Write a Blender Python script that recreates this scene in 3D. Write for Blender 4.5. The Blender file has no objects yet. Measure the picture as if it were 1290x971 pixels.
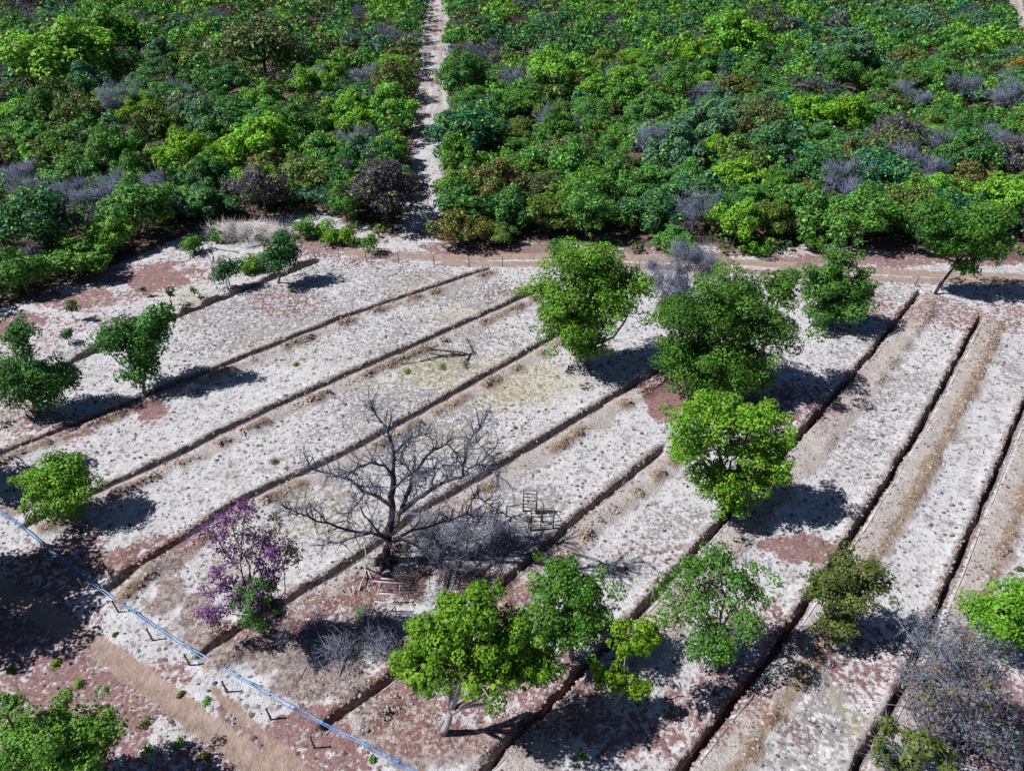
import bpy, math
import numpy as np
from mathutils import Vector

# ------------------------------------------------------------------ camera, sky, sun, exposure
SC = bpy.context.scene
COL = SC.collection
F, H = 896.0, 34.0                       # focal length in photo pixels, camera height in metres
PITCH = math.radians(36.603)
cam = bpy.data.cameras.new("camera")
cam.sensor_width = 36.0
cam.lens = 36.0 * F / 1290.0
cam.clip_end = 6000
co = bpy.data.objects.new("camera", cam)
co.location = (0, 0, H)
co.rotation_euler = (math.pi / 2 - PITCH, 0, 0)
COL.objects.link(co)
SC.camera = co

SUN_EL, SUN_AZ = math.radians(51), math.radians(-93)      # azimuth clockwise from +Y: the sun stands to the left
W = bpy.data.worlds.new("World")
SC.world = W
W.use_nodes = True
nt = W.node_tree
sky = nt.nodes.new("ShaderNodeTexSky")
sky.sky_type = 'NISHITA'
sky.sun_disc = False
sky.sun_elevation = SUN_EL
sky.sun_rotation = SUN_AZ
sky.altitude = 400
sky.air_density = 0.7
sky.dust_density = 0.3
sky.ozone_density = 3.0
bg = nt.nodes["Background"]
bg.inputs[1].default_value = 0.05
nt.links.new(sky.outputs[0], bg.inputs[0])
sl = bpy.data.lights.new("sun", 'SUN')
sl.energy = 5.0
sl.angle = math.radians(0.5)
sl.color = (1.0, 0.97, 0.92)
so = bpy.data.objects.new("sun", sl)
sd = Vector((math.sin(SUN_AZ) * math.cos(SUN_EL), math.cos(SUN_AZ) * math.cos(SUN_EL), math.sin(SUN_EL)))
so.rotation_euler = sd.to_track_quat('Z', 'Y').to_euler()
so.location = (-60, 30, 80)
COL.objects.link(so)
SC.view_settings.view_transform = 'Standard'
SC.view_settings.look = 'None'
SC.view_settings.exposure = 0.3
SC.view_settings.gamma = 1.0
SC.cycles.max_bounces = 5
SC.cycles.diffuse_bounces = 1
SC.cycles.glossy_bounces = 1
SC.cycles.transmission_bounces = 2
SC.cycles.use_denoising = False

# ------------------------------------------------------------------ helpers
CP, SP = math.cos(PITCH), math.sin(PITCH)
rng = np.random.default_rng(7)


def ray(px, py):
    v = py - 485.5
    return np.array([px - 645.0, F * CP - v * SP, -F * SP - v * CP])


def G(px, py, z=0.0):                    # ground point seen at a photo position
    d = ray(px, py)
    t = (z - H) / d[2]
    return np.array([d[0] * t, d[1] * t, z])


def P(px, py, Y):                        # point at depth Y seen at a photo position
    d = ray(px, py)
    t = Y / d[1]
    return np.array([d[0] * t, Y, H + d[2] * t])


def mpp(Y, Z=0.0):                       # metres per photo pixel at a depth
    return (Y * CP + (H - Z) * SP) / F


def to_px(p):
    x, y, z = p[..., 0], p[..., 1], p[..., 2] - H
    d = y * CP - z * SP
    u = y * SP + z * CP
    return 645 + F * x / d, 485.5 - F * u / d


TH = math.radians(42)
SA, CA = math.sin(TH), math.cos(TH)


def ab(x, y):
    return x * SA + y * CA, x * CA - y * SA


def xy(a, b):
    return a * SA + b * CA, a * CA - b * SA


def _hash(i, j, s):
    n = (i.astype(np.int64) * 374761393 + j.astype(np.int64) * 668265263 + s * 974634777) & 0x7fffffff
    n = ((n ^ (n >> 13)) * 1274126177) & 0x7fffffff
    n = (n ^ (n >> 16)) & 0xffff
    return n / 65535.0


def vn(x, y, s=0):                       # value noise 0..1
    x = np.asarray(x, float); y = np.asarray(y, float)
    i, j = np.floor(x), np.floor(y)
    fx, fy = x - i, y - j
    fx = fx * fx * (3 - 2 * fx); fy = fy * fy * (3 - 2 * fy)
    a = _hash(i, j, s); b = _hash(i + 1, j, s); c = _hash(i, j + 1, s); d = _hash(i + 1, j + 1, s)
    return (a * (1 - fx) + b * fx) * (1 - fy) + (c * (1 - fx) + d * fx) * fy


def fbm(x, y, s=0, o=3):
    r, a, t = 0, 0.5, 0
    for k in range(o):
        r = r + a * vn(x * 2 ** k, y * 2 ** k, s + k * 17); t += a; a *= 0.5
    return r / t


def ss(e0, e1, x):
    t = np.clip((x - e0) / (e1 - e0), 0, 1)
    return t * t * (3 - 2 * t)


def mesh_np(name, V, quads=None, tris=None, cols=None, smooth=False, attrs=None):
    me = bpy.data.meshes.new(name)
    V = np.asarray(V, np.float32)
    nq = 0 if quads is None else len(quads)
    ntr = 0 if tris is None else len(tris)
    me.vertices.add(len(V)); me.vertices.foreach_set("co", V.ravel())
    me.loops.add(nq * 4 + ntr * 3); me.polygons.add(nq + ntr)
    idx = []
    if nq: idx.append(np.asarray(quads, np.int32).ravel())
    if ntr: idx.append(np.asarray(tris, np.int32).ravel())
    me.loops.foreach_set("vertex_index", np.concatenate(idx))
    st = np.concatenate([np.arange(nq) * 4, nq * 4 + np.arange(ntr) * 3]).astype(np.int32)
    me.polygons.foreach_set("loop_start", st)
    if smooth: me.polygons.foreach_set("use_smooth", np.ones(nq + ntr, bool))
    me.update(calc_edges=True)
    for nm, c in ([("col", cols)] if cols is not None else []) + list((attrs or {}).items()):
        at = me.color_attributes.new(nm, 'FLOAT_COLOR', 'POINT')
        c = np.asarray(c, np.float32)
        if c.shape[1] == 3: c = np.hstack([c, np.ones((len(c), 1), np.float32)])
        at.data.foreach_set("color", c.ravel())
    return me


class MB:
    def __init__(s): s.v = []; s.q = []; s.t = []; s.n = 0
    def add(s, v, q=(), t=()):
        for a in q: s.q.append([i + s.n for i in a])
        for a in t: s.t.append([i + s.n for i in a])
        s.v.append(np.asarray(v, float).reshape(-1, 3)); s.n += len(s.v[-1])
    def tube(s, pts, rad, k=6):
        pts = [np.asarray(p, float) for p in pts]; n = len(pts); vs = []
        if np.isscalar(rad): rad = [rad] * n
        for i in range(n):
            d = pts[min(i + 1, n - 1)] - pts[max(i - 1, 0)]; d = d / (np.linalg.norm(d) + 1e-9)
            u = np.cross(d, (0, 0, 1) if abs(d[2]) < .9 else (1, 0, 0)); u /= np.linalg.norm(u); w = np.cross(d, u)
            for j in range(k):
                a = 2 * math.pi * j / k
                vs.append(pts[i] + rad[i] * (math.cos(a) * u + math.sin(a) * w))
        q = [(i * k + j, i * k + (j + 1) % k, (i + 1) * k + (j + 1) % k, (i + 1) * k + j) for i in range(n - 1) for j in range(k)]
        vs += [pts[0], pts[-1]]
        t = [(n * k, (j + 1) % k, j) for j in range(k)] + [(n * k + 1, (n - 1) * k + j, (n - 1) * k + (j + 1) % k) for j in range(k)]
        s.add(vs, q, t)
    def cones(s, A, B, r):
        A = np.asarray(A); B = np.asarray(B); n = len(A)
        if n == 0: return
        d = B - A; d /= (np.linalg.norm(d, axis=1, keepdims=True) + 1e-9)
        u = np.cross(d, rng.normal(size=(n, 3))); u /= (np.linalg.norm(u, axis=1, keepdims=True) + 1e-9); w = np.cross(d, u)
        r = np.broadcast_to(np.asarray(r, float), (n,))[:, None]
        vs = np.empty((n, 4, 3))
        for j in range(3):
            a = 2 * math.pi * j / 3
            vs[:, j] = A + r * (math.cos(a) * u + math.sin(a) * w)
        vs[:, 3] = B
        b = s.n + np.arange(n)[:, None] * 4
        for f in ((0, 1, 3), (1, 2, 3), (2, 0, 3)):
            s.t.extend((b + np.array(f)).tolist())
        s.v.append(vs.reshape(-1, 3)); s.n += n * 4
    def mesh(s, name, smooth=True):
        return mesh_np(name, np.vstack(s.v), s.q or None, s.t or None, smooth=smooth)


def link(name, me, mat=None, parent=None):
    o = bpy.data.objects.new(name, me)
    if mat is not None and me is not None and not me.materials: me.materials.append(mat)
    COL.objects.link(o)
    if parent is not None: o.parent = parent
    return o


def tag(o, label=None, cat=None, group=None, kind=None):
    if label: o["label"] = label
    if cat: o["category"] = cat
    if group: o["group"] = group
    if kind: o["kind"] = kind
    return o


def empty(name, loc):
    o = bpy.data.objects.new(name, None)
    o.location = loc; o.empty_display_size = .3
    COL.objects.link(o)
    return o


# ------------------------------------------------------------------ materials
class N:
    def __init__(s, name, rough=.9, spec=.15):
        s.m = bpy.data.materials.new(name); s.m.use_nodes = True
        s.t = s.m.node_tree; s.b = s.t.nodes["Principled BSDF"]
        s.b.inputs["Roughness"].default_value = rough
        s.b.inputs["Specular IOR Level"].default_value = spec
    def n(s, ty, **k):
        o = s.t.nodes.new(ty)
        for a, v in k.items():
            if a == 'ins':
                for i, x in v.items():
                    if hasattr(x, 'is_output'): s.t.links.new(x, o.inputs[i])
                    else: o.inputs[i].default_value = x
            else: setattr(o, a, v)
        return o
    def l(s, a, b): s.t.links.new(a, b)
    def pos(s, scale=(1, 1, 1)):
        g = s.n("ShaderNodeNewGeometry")
        if scale == (1, 1, 1): return g.outputs["Position"]
        return s.n("ShaderNodeVectorMath", operation='MULTIPLY', ins={0: g.outputs["Position"], 1: scale}).outputs[0]
    def noise(s, vec, scale, detail=4, rough=.55):
        return s.n("ShaderNodeTexNoise", ins={"Vector": vec, "Scale": scale, "Detail": detail, "Roughness": rough}).outputs["Fac"]
    def rng(s, v, a, b, c=0., d=1.):
        return s.n("ShaderNodeMapRange", ins={0: v, 1: a, 2: b, 3: c, 4: d}).outputs[0]
    def math(s, op, a, b=0.):
        return s.n("ShaderNodeMath", operation=op, ins={0: a, 1: b}).outputs[0]
    def mix(s, f, a, b, bt='MIX'):
        o = s.n("ShaderNodeMix", data_type='RGBA', blend_type=bt)
        for i, x in ((0, f), (6, a), (7, b)):
            if hasattr(x, 'is_output'): s.l(x, o.inputs[i])
            else: o.inputs[i].default_value = x if i == 0 else (*x[:3], 1)
        return o.outputs[2]
    def bump(s, h, st, dist):
        b = s.n("ShaderNodeBump", ins={"Height": h, "Strength": st, "Distance": dist})
        s.l(b.outputs[0], s.b.inputs["Normal"])


def leaf_material():
    m = N("leaf", .55, .25)
    at = m.n("ShaderNodeAttribute", attribute_name="col")
    oi = m.n("ShaderNodeObjectInfo")
    hs = m.n("ShaderNodeHueSaturation", ins={"Hue": m.rng(oi.outputs["Random"], 0, 1, .488, .512), "Saturation": m.rng(oi.outputs["Random"], 0, 1, 1.05, .95),
                                             "Value": m.rng(m.math('FRACT', m.math('MULTIPLY', oi.outputs["Random"], 7.3)), 0, 1, .82, 1.15), "Color": at.outputs["Color"]})
    m.l(hs.outputs[0], m.b.inputs["Base Color"])
    tr = m.n("ShaderNodeBsdfTranslucent", ins={"Color": hs.outputs[0]})
    mx = m.n("ShaderNodeMixShader", ins={0: .22, 1: m.b.outputs[0], 2: tr.outputs[0]})
    m.l(mx.outputs[0], m.t.nodes["Material Output"].inputs[0])
    return m.m


def bark_material(name, c0, c1, scale=3.):
    m = N(name, .9, .1)
    p = m.pos((1, 1, .35))
    f = m.rng(m.noise(p, scale, 5, .65), .35, .7)
    m.l(m.mix(f, c0, c1), m.b.inputs["Base Color"])
    m.bump(m.noise(p, scale * 4, 3), .5, .02)
    return m.m


def plain_material(name, c0, c1, scale=4., rough=.5, spec=.4):
    m = N(name, rough, spec)
    f = m.rng(m.noise(m.pos(), scale, 4, .6), .35, .65)
    m.l(m.mix(f, c0, c1), m.b.inputs["Base Color"])
    return m.m


def ground_material():
    m = N("sandy_soil", .95, .05)
    A = m.n("ShaderNodeAttribute", attribute_name="maskA"); B = m.n("ShaderNodeAttribute", attribute_name="maskB")
    sa = m.n("ShaderNodeSeparateColor", ins={0: A.outputs["Color"]}); sb = m.n("ShaderNodeSeparateColor", ins={0: B.outputs["Color"]})
    lit, tan, road = sa.outputs; forest = A.outputs["Alpha"]
    yel, rough, dim = sb.outputs
    p = m.pos()
    n1 = m.noise(p, .35, 4); n2 = m.noise(p, 1.6, 5, .62); n3 = m.noise(p, 3.6, 3, .62); n4 = m.noise(p, 9, 3, .7)
    # pale sand; dark flecks are grey dry litter plus painted-in clod shadows
    sand = m.mix(m.rng(n2, .35, .7), (.535, .535, .565), (.41, .405, .425))
    thr = m.math('ADD', m.rng(n1, .3, .7, .59, .50), m.rng(dim, 0, 1, 0, -.13))
    fleckf = m.rng(m.math('SUBTRACT', m.math('ADD', m.math('MULTIPLY', n3, .7), m.math('MULTIPLY', n2, .3)), thr), -.03, .05)
    c = m.mix(m.math('MULTIPLY', fleckf, .66), sand, m.mix(m.rng(n4, .35, .65), (.05, .045, .05), (.25, .23, .225)))
    c = m.mix(m.math('MULTIPLY', m.rng(n1, .5, .7), .3), c, m.mix(n4, (.40, .345, .32), (.26, .22, .205)))
    # dry yellowish grass remains
    yf = m.math('MULTIPLY', yel, m.rng(n3, .36, .6))
    c = m.mix(m.math('MULTIPLY', yf, .75), c, m.mix(n4, (.42, .36, .16), (.24, .21, .10)))
    # spoil bank: bare grey-tan soil
    tc = m.mix(m.rng(n2, .35, .65), (.43, .405, .405), (.355, .32, .305))
    tb = m.mix(m.rng(n3, .4, .65), (.31, .24, .175), (.15, .108, .075))
    tc = m.mix(m.rng(m.math('ADD', B.outputs['Alpha'], m.rng(n2, .3, .7, -.2, .2)), .3, .7), tc, tb)
    tc = m.mix(m.rng(n4, .5, .66, 0, .75), tc, (.17, .14, .125))
    tf = m.rng(m.math('ADD', tan, m.rng(n2, .3, .7, -.18, .18)), .35, .6)
    c = m.mix(tf, c, tc)
    # rough dug earth
    rc = m.mix(m.rng(n3, .35, .65), (.37, .32, .31), (.13, .095, .09))
    rf = m.rng(m.math('ADD', rough, m.rng(n2, .3, .7, -.22, .22)), .3, .65)
    c = m.mix(rf, c, rc)
    # reddish fallen leaves
    lf = m.rng(m.math('ADD', lit, m.rng(m.math('ADD', m.math('MULTIPLY', n3, .6), m.math('MULTIPLY', n2, .4)), .3, .7, -.6, .6)), .35, .6)
    lc = m.mix(m.rng(n4, .35, .65), (.12, .038, .038), (.275, .155, .145))
    c = m.mix(m.math('MULTIPLY', lf, .85), c, lc)
    # vehicle tracks: packed pinkish earth
    rdc = m.mix(m.rng(n2, .35, .65), (.37, .295, .26), (.27, .195, .16))
    rdc = m.mix(m.rng(n4, .52, .7, 0, .55), rdc, (.17, .12, .11))
    rdf = m.rng(m.math('ADD', road, m.rng(n2, .3, .7, -.2, .2)), .3, .6)
    c = m.mix(rdf, c, rdc)
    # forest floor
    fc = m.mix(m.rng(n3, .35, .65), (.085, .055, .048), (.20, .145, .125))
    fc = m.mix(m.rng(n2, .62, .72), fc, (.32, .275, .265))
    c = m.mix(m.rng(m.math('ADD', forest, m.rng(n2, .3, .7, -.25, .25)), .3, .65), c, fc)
    m.l(c, m.b.inputs["Base Color"])
    hgt = m.math('ADD', m.math('MULTIPLY', n3, .7), m.math('MULTIPLY', n4, .4))
    m.bump(hgt, .9, .17)
    return m.m


M_LEAF = leaf_material()
M_BARK = bark_material("bark", (.11, .085, .07), (.30, .26, .24))
M_PALEBARK = bark_material("pale_bark", (.25, .22, .21), (.48, .45, .44))
M_DEADDARK = bark_material("dead_wood_dark", (.026, .024, .032), (.10, .09, .105), 4)
M_GREYLILAC = bark_material("lilac_grey_twig", (.09, .105, .16), (.23, .255, .355), 4)
M_TWIG = bark_material("dry_twig", (.07, .08, .12), (.19, .20, .27), 4)
M_DEADGREY = bark_material("dead_wood_grey", (.14, .155, .22), (.31, .33, .43), 4)
M_WOOD = bark_material("weathered_wood", (.08, .06, .06), (.20, .16, .15), 5)
M_PALEWOOD = bark_material("bleached_wood", (.42, .39, .40), (.62, .58, .58), 5)
M_SOIL = ground_material()
M_CLOD = None
M_PIPE = plain_material("blue_pvc", (.03, .13, .40), (.15, .32, .56), 1.1, .35, .5)
M_HOSE = plain_material("hose_plastic", (.12, .18, .22), (.34, .40, .44), 2., .4, .5)
M_WIRE = plain_material("rusty_wire", (.22, .20, .20), (.30, .27, .27), 6., .5, .4)

# ------------------------------------------------------------------ the lie of the land: ditches, tracks, patches (photo positions)
DITCH_PX = [
    [(-90, 525), (0, 492), (78, 463), (217, 403), (401, 330)],
    [(-60, 596), (0, 572), (126, 524), (296, 456), (430, 402), (617, 339)],
    [(35, 662), (105, 629), (217, 578), (296, 537), (430, 476), (692, 361)],
    [(133, 746), (239, 674), (295, 636), (430, 575), (681, 435), (745, 398)],
    [(252, 826), (355, 763), (459, 697), (525, 649), (634, 585), (770, 503), (835, 465)],
    [(411, 914), (490, 858), (624, 746), (732, 650), (838, 565)],
    [(570, 1012), (614, 967), (805, 776), (928, 640), (1003, 558), (1105, 439), (1159, 368)],
    [(800, 1045), (870, 960), (955, 851), (1024, 752), (1099, 640), (1166, 531), (1237, 398)],
    [(1040, 1055), (1085, 967), (1153, 838), (1201, 732), (1238, 640), (1290, 517), (1330, 425)],
    [(1270, 1060), (1310, 940), (1350, 800), (1385, 690), (1430, 560)]]
DITCH = []
for d in DITCH_PX:
    q = np.array([ab(*G(x, y)[:2]) for x, y in d])
    DITCH.append(q[np.argsort(q[:, 0])])


def poly_dist(x, y, pts):
    pts = np.asarray(pts)[:, :2]
    best = np.full(np.shape(x), 1e9)
    for (x0, y0), (x1, y1) in zip(pts[:-1], pts[1:]):
        dx, dy = x1 - x0, y1 - y0
        t = np.clip(((x - x0) * dx + (y - y0) * dy) / (dx * dx + dy * dy), 0, 1)
        best = np.minimum(best, np.hypot(x - x0 - t * dx, y - y0 - t * dy))
    return best


def gl(*pp): return np.array([G(x, y) for x, y in pp])


FOREST_TRACK = gl((528, 345), (527, 318), (531, 280), (535, 235), (541, 170), (545, 110), (548, 60), (552, 0), (554, -40), (556, -80))
FAR_TRACK = gl((1320, 110), (1296, 62), (1280, 25), (1272, -10), (1262, -60))
REAR_ROAD = gl((440, 318), (560, 325), (700, 323), (860, 327), (1000, 334), (1140, 344), (1290, 349), (1480, 358))
REAR_ROAD2 = gl((560, 332), (800, 335), (1000, 345), (1140, 353), (1290, 357), (1480, 366))
FRONT_TRACK = gl((-80, 700), (60, 775), (110, 805), (180, 855), (260, 915), (330, 965), (420, 1035))
FRONT_TRACK2 = gl((270, 870), (330, 925), (400, 985))
PIPE = gl((-60, 610), (5, 648), (30, 665), (62, 692), (105, 725), (131, 746), (180, 779), (252, 826), (330, 870), (411, 914), (470, 945), (525, 974), (600, 1012))
FOREST_EDGE = [(-200, 450), (0, 392), (60, 368), (150, 335), (230, 302), (300, 280), (400, 272), (460, 292), (500, 305), (560, 312), (700, 310), (860, 316), (1000, 312), (1150, 318), (1290, 325), (1500, 335)]
EDGE_W = np.array([G(x, y)[:2] for x, y in FOREST_EDGE])


def forest_depth(x, y):                  # metres behind the forest's front edge (along the view), negative in the field
    return y - np.interp(x, EDGE_W[:, 0], EDGE_W[:, 1])


# patches: (px, py, rx, ry, strength)
LITTER = [(848, 497, 48, 26, 1.6), (835, 512, 34, 12, 1.2), (1000, 510, 70, 45, .55), (940, 520, 80, 40, .6), (1010, 690, 58, 20, 1.1), (205, 352, 45, 24, .8),
          (170, 372, 60, 12, .5), (60, 910, 170, 100, .72), (120, 850, 130, 40, .62), (30, 800, 100, 60, .7), (490, 748, 60, 26, .85), (360, 915, 60, 30, .8), (640, 316, 140, 8, .8), (760, 316, 120, 8, .7), (900, 321, 120, 8, .7), (1060, 324, 140, 9, .75), (1200, 330, 140, 9, .75), (400, 306, 90, 16, .75), (250, 950, 90, 40, .55), (330, 915, 70, 22, .75), (400, 960, 70, 30, .75),
          (890, 890, 120, 55, .55), (760, 930, 150, 50, .6), (560, 850, 120, 60, .6), (420, 790, 80, 45, .6), (60, 730, 90, 80, .6),
          (200, 690, 70, 22, .6), (1230, 900, 110, 90, .75), (1120, 860, 60, 60, .5), (1190, 395, 70, 24, .55), (1275, 400, 50, 28, .5), (1100, 390, 60, 30, .5),
          (655, 372, 60, 10, .5), (370, 385, 70, 25, .45), (185, 515, 40, 12, .9), (60, 540, 80, 24, .5), (345, 375, 50, 10, .4), (590, 730, 60, 30, .55),
          (660, 760, 40, 30, .6), (1085, 795, 60, 25, .45), (600, 640, 40, 20, .35), (240, 330, 60, 10, .35), (620, 318, 120, 6, .5), (1060, 318, 160, 7, .4),
          (480, 325, 60, 10, .6), (110, 402, 90, 20, .4), (40, 432, 60, 30, .4), (160, 350, 90, 14, .65), (90, 376, 80, 12, .7), (255, 345, 50, 14, .5), (20, 410, 50, 18, .8), (560, 900, 120, 60, .5), (350, 790, 60, 40, .5), (820, 700, 60, 30, .35), (680, 860, 90, 50, .6), (980, 800, 60, 40, .5), (900, 770, 80, 50, .35), (1240, 330, 60, 8, .5)]
YELLOW = [(650, 478, 75, 36, .95), (545, 462, 70, 22, .9), (600, 400, 60, 22, .6), (330, 700, 60, 40, .6), (420, 660, 60, 30, .6), (400, 620, 50, 20, .5),
          (500, 690, 60, 30, .4), (930, 560, 40, 30, .4), (350, 440, 80, 20, .4), (235, 372, 20, 14, .8), (230, 395, 40, 20, .4), (420, 300, 60, 10, .8),
          (980, 320, 50, 6, .7), (540, 360, 60, 12, .4), (1080, 920, 20, 30, .6), (470, 480, 80, 20, .4), (580, 560, 70, 20, .4)]
ROUGH = [(150, 700, 50, 28, .9), (185, 715, 60, 20, .9), (265, 770, 35, 40, .9), (225, 745, 40, 18, .8), (310, 820, 60, 40, .95), (380, 850, 70, 38, .95), (440, 885, 50, 28, .95),
         (480, 905, 70, 35, .9), (540, 940, 80, 40, .85), (620, 940, 80, 40, .6), (30, 630, 30, 14, .8), (95, 665, 40, 12, .8), (20, 520, 40, 20, .5), (430, 770, 40, 22, .7)]
DIM = [(345, 400, 130, 50, .75), (560, 365, 120, 22, .8), (450, 340, 90, 12, .5), (520, 520, 130, 50, .75), (560, 440, 120, 50, .6), (1110, 470, 60, 60, .45), (1080, 560, 60, 50, .4), (960, 520, 60, 60, .7),
       (1000, 880, 110, 80, .6), (800, 610, 50, 40, .35), (860, 680, 60, 60, .4), (640, 620, 60, 60, .6), (400, 640, 60, 50, .5), (40, 480, 60, 50, .5), (1270, 460, 30, 60, .4),
       (1080, 370, 80, 25, .5), (700, 700, 60, 40, .4), (470, 560, 60, 30, .4)]


def blobs(x, y, L):
    r = np.zeros(np.shape(x))
    wx = x + (fbm(x * .35, y * .35, 5) - .5) * 4; wy = y + (fbm(x * .35, y * .35, 9) - .5) * 4
    for px, py, rx, ry, s in L:
        c = G(px, py)
        ex = rx * mpp(c[1]); ey = abs(G(px, py - ry)[1] - G(px, py + ry)[1]) / 2
        d = np.sqrt(((wx - c[0]) / ex) ** 2 + ((wy - c[1]) / ey) ** 2)
        r = np.maximum(r, s * (1 - ss(.55, 1.25, d)))
    return r


def ditch_profile(x, y):
    """height, spoil-bank mask, rough mask and distance to the nearest ditch"""
    a, b = ab(x, y)
    z = np.zeros(np.shape(x)); tan = np.zeros(np.shape(x)); brown = np.zeros(np.shape(x)); dug = np.zeros(np.shape(x)); near = np.full(np.shape(x), 9.)
    for k, q in enumerate(DITCH):
        c = np.interp(a, q[:, 0], q[:, 1])
        v = b - c + (vn(a * 1.3, b * 0 + k, 3) - .5) * .10 + (vn(a * .3, b * 0 + k, 13) - .5) * .12
        act = ss(q[0, 0] - .5, q[0, 0] + .5, a) * (1 - ss(q[-1, 0] - .5, q[-1, 0] + .5, a))
        jag = (vn(a * 2.1, b * 2, 31 + k) - .5) * .16 + (vn(a * .6, b * 0, 41 + k) - .5) * .12
        left = ss(-.30, -.20, v + jag); right = 1 - ss(.04 - .05 * (k > 5), .22 - .06 * (k > 5), v + jag * .6)
        z = z - act * left * right * (.55 + .42 * ss(.12, .45, vn(a * .45, b * 0, k + 50)))
        ridge = np.exp(-((v + .58) / .26) ** 2) * (.10 + .12 * vn(a * 1.7, b * 0, k + 11))
        lump = .35 + 1.1 * fbm(a * .55, b * .5, k + 21, 2) ** 1.4
        wide = (0, 1.5, 1.7, 1.6, 1.7, 1.8, 2.2, 2.15, 2.2, 2.2)[k]
        bank = ss(.2, .5, v) * (1 - ss(wide - .75, wide + .15, v)) * .20 * lump
        mound = np.exp(-((v - wide + .35) / .38) ** 2) * ss(.38, .7, vn(a * .95, b * 0, k + 71)) * (.42 if k < 6 else .25) * (.6 + .8 * fbm(a * 2.2, b * 2.2, 72))
        z = z + act * (ridge + bank + mound)
        bw = ss(.3, .45, v) * (1 - ss(wide - .15, wide + .35, v + (vn(a * .9, b * .9, 77) - .5) * .8))
        brown = np.maximum(brown, act * np.exp(-((v - wide + .45) / .55) ** 2) * np.maximum(ss(.30, .65, vn(a * .95, b * 0, k + 71)), .7 * (k > 6)) * (1.0 if k != 6 else .35))
        tan = np.maximum(tan, act * bw)
        dug = np.maximum(dug, act * ss(-.5, -.3, v) * (1 - ss(.1, .3, v)))
        tan = np.maximum(tan, act * .55 * np.exp(-((v + .55) / .25) ** 2))
        near = np.minimum(near, np.where(act > .3, np.where(v > 0, np.maximum(v - wide, 0), np.maximum(-v - .55, 0)), 9.))
    return z, tan, near, brown, dug


def masks(x, y):
    lit = blobs(x, y, LITTER); yel = blobs(x, y, YELLOW); rough = blobs(x, y, ROUGH); dim = blobs(x, y, DIM)
    road = np.zeros(np.shape(x))
    for pl, w, s in ((REAR_ROAD, .6, 1.1), (REAR_ROAD2, .5, 1.1), (FRONT_TRACK, .5, 1.25), (FRONT_TRACK2, .25, .8)):
        road = np.maximum(road, s * (1 - ss(w * .6, w * 1.5, poly_dist(x, y, pl))))
    road = np.maximum(road, .28 * (1 - ss(1.6, 3.4, poly_dist(x, y, REAR_ROAD))))
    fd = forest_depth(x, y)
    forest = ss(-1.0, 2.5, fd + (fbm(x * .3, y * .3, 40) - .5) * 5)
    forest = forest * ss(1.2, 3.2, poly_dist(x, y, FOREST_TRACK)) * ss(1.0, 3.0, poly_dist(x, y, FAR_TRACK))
    return lit, yel, rough, dim, road, forest


# ------------------------------------------------------------------ setting: field sheet, ground, tracks
A0, A1, B0, B1 = -26., 100., -84., 30.


def build_field():
    a = np.arange(A0, A1 + .01, .36)
    offs = np.array([-1.1, -.8, -.6, -.48, -.38, -.3, -.25, -.19, -.12, 0, .08, .16, .24, .36, .62, .85, 1.1, 1.35, 1.6, 1.85, 2.15, 2.45, 2.75])
    colsb = []
    cs = [np.interp(a, q[:, 0], q[:, 1]) for q in DITCH]
    for t in np.linspace(0, 1, 40)[:-1]: colsb.append(B0 + (cs[0] - 1.3 - B0) * t)
    for k in range(len(cs)):
        for o in offs: colsb.append(cs[k] + o)
        nxt = cs[k + 1] - 1.3 if k + 1 < len(cs) else np.full_like(a, B1)
        n = 12 if k + 1 < len(cs) else 24
        for t in np.linspace(0, 1, n + 1)[1:(None if k + 1 == len(cs) else None)]: colsb.append((cs[k] + offs[-1]) * (1 - t) + nxt * t)
    Bm = np.array(colsb).T                                     # (na, nb)
    Am = np.repeat(a[:, None], Bm.shape[1], 1)
    X, Y = xy(Am, Bm)
    zd, tan, near, brown, dug = ditch_profile(X, Y)
    lit, yel, rough, dim, road, forest = masks(X, Y)
    micro = (fbm(X * 1.6, Y * 1.6, 60) - .5) * .11 + (vn(X * .25, Y * .25, 61) - .5) * .1
    z = zd + micro * (1 - .7 * road) + rough * (fbm(X * 1.2, Y * 1.2, 62) - .35) * .55
    z -= .10 * road
    edge = np.minimum(np.minimum(Am - A0, A1 - Am), np.minimum(Bm - B0, B1 - Bm))
    z = z * ss(.3, 2.5, edge) + .06 * ss(0, 1.2, edge) - .12 * (1 - ss(0, .8, edge))
    na, nb = Bm.shape
    V = np.stack([X, Y, z], -1).reshape(-1, 3)
    i = np.arange((na - 1))[:, None] * nb + np.arange(nb - 1)[None]
    i = i.ravel()
    q = np.stack([i, i + nb, i + nb + 1, i + 1], 1)
    q = q[:, ::-1]
    f = lambda m: m.ravel()[:, None]
    mA = np.hstack([f(lit), f(tan), f(road), f(forest)]); mB = np.hstack([f(yel), f(np.maximum(rough, dug)), f(dim), f(brown)])
    me = mesh_np("field_ground", V, quads=q, smooth=True, attrs={"maskA": mA, "maskB": mB})
    o = link("field_ground", me, M_SOIL)
    tag(o, kind="structure", label="pale sandy field with long parallel ditches and spoil banks")
    return (a, cs)


build_field()


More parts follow.
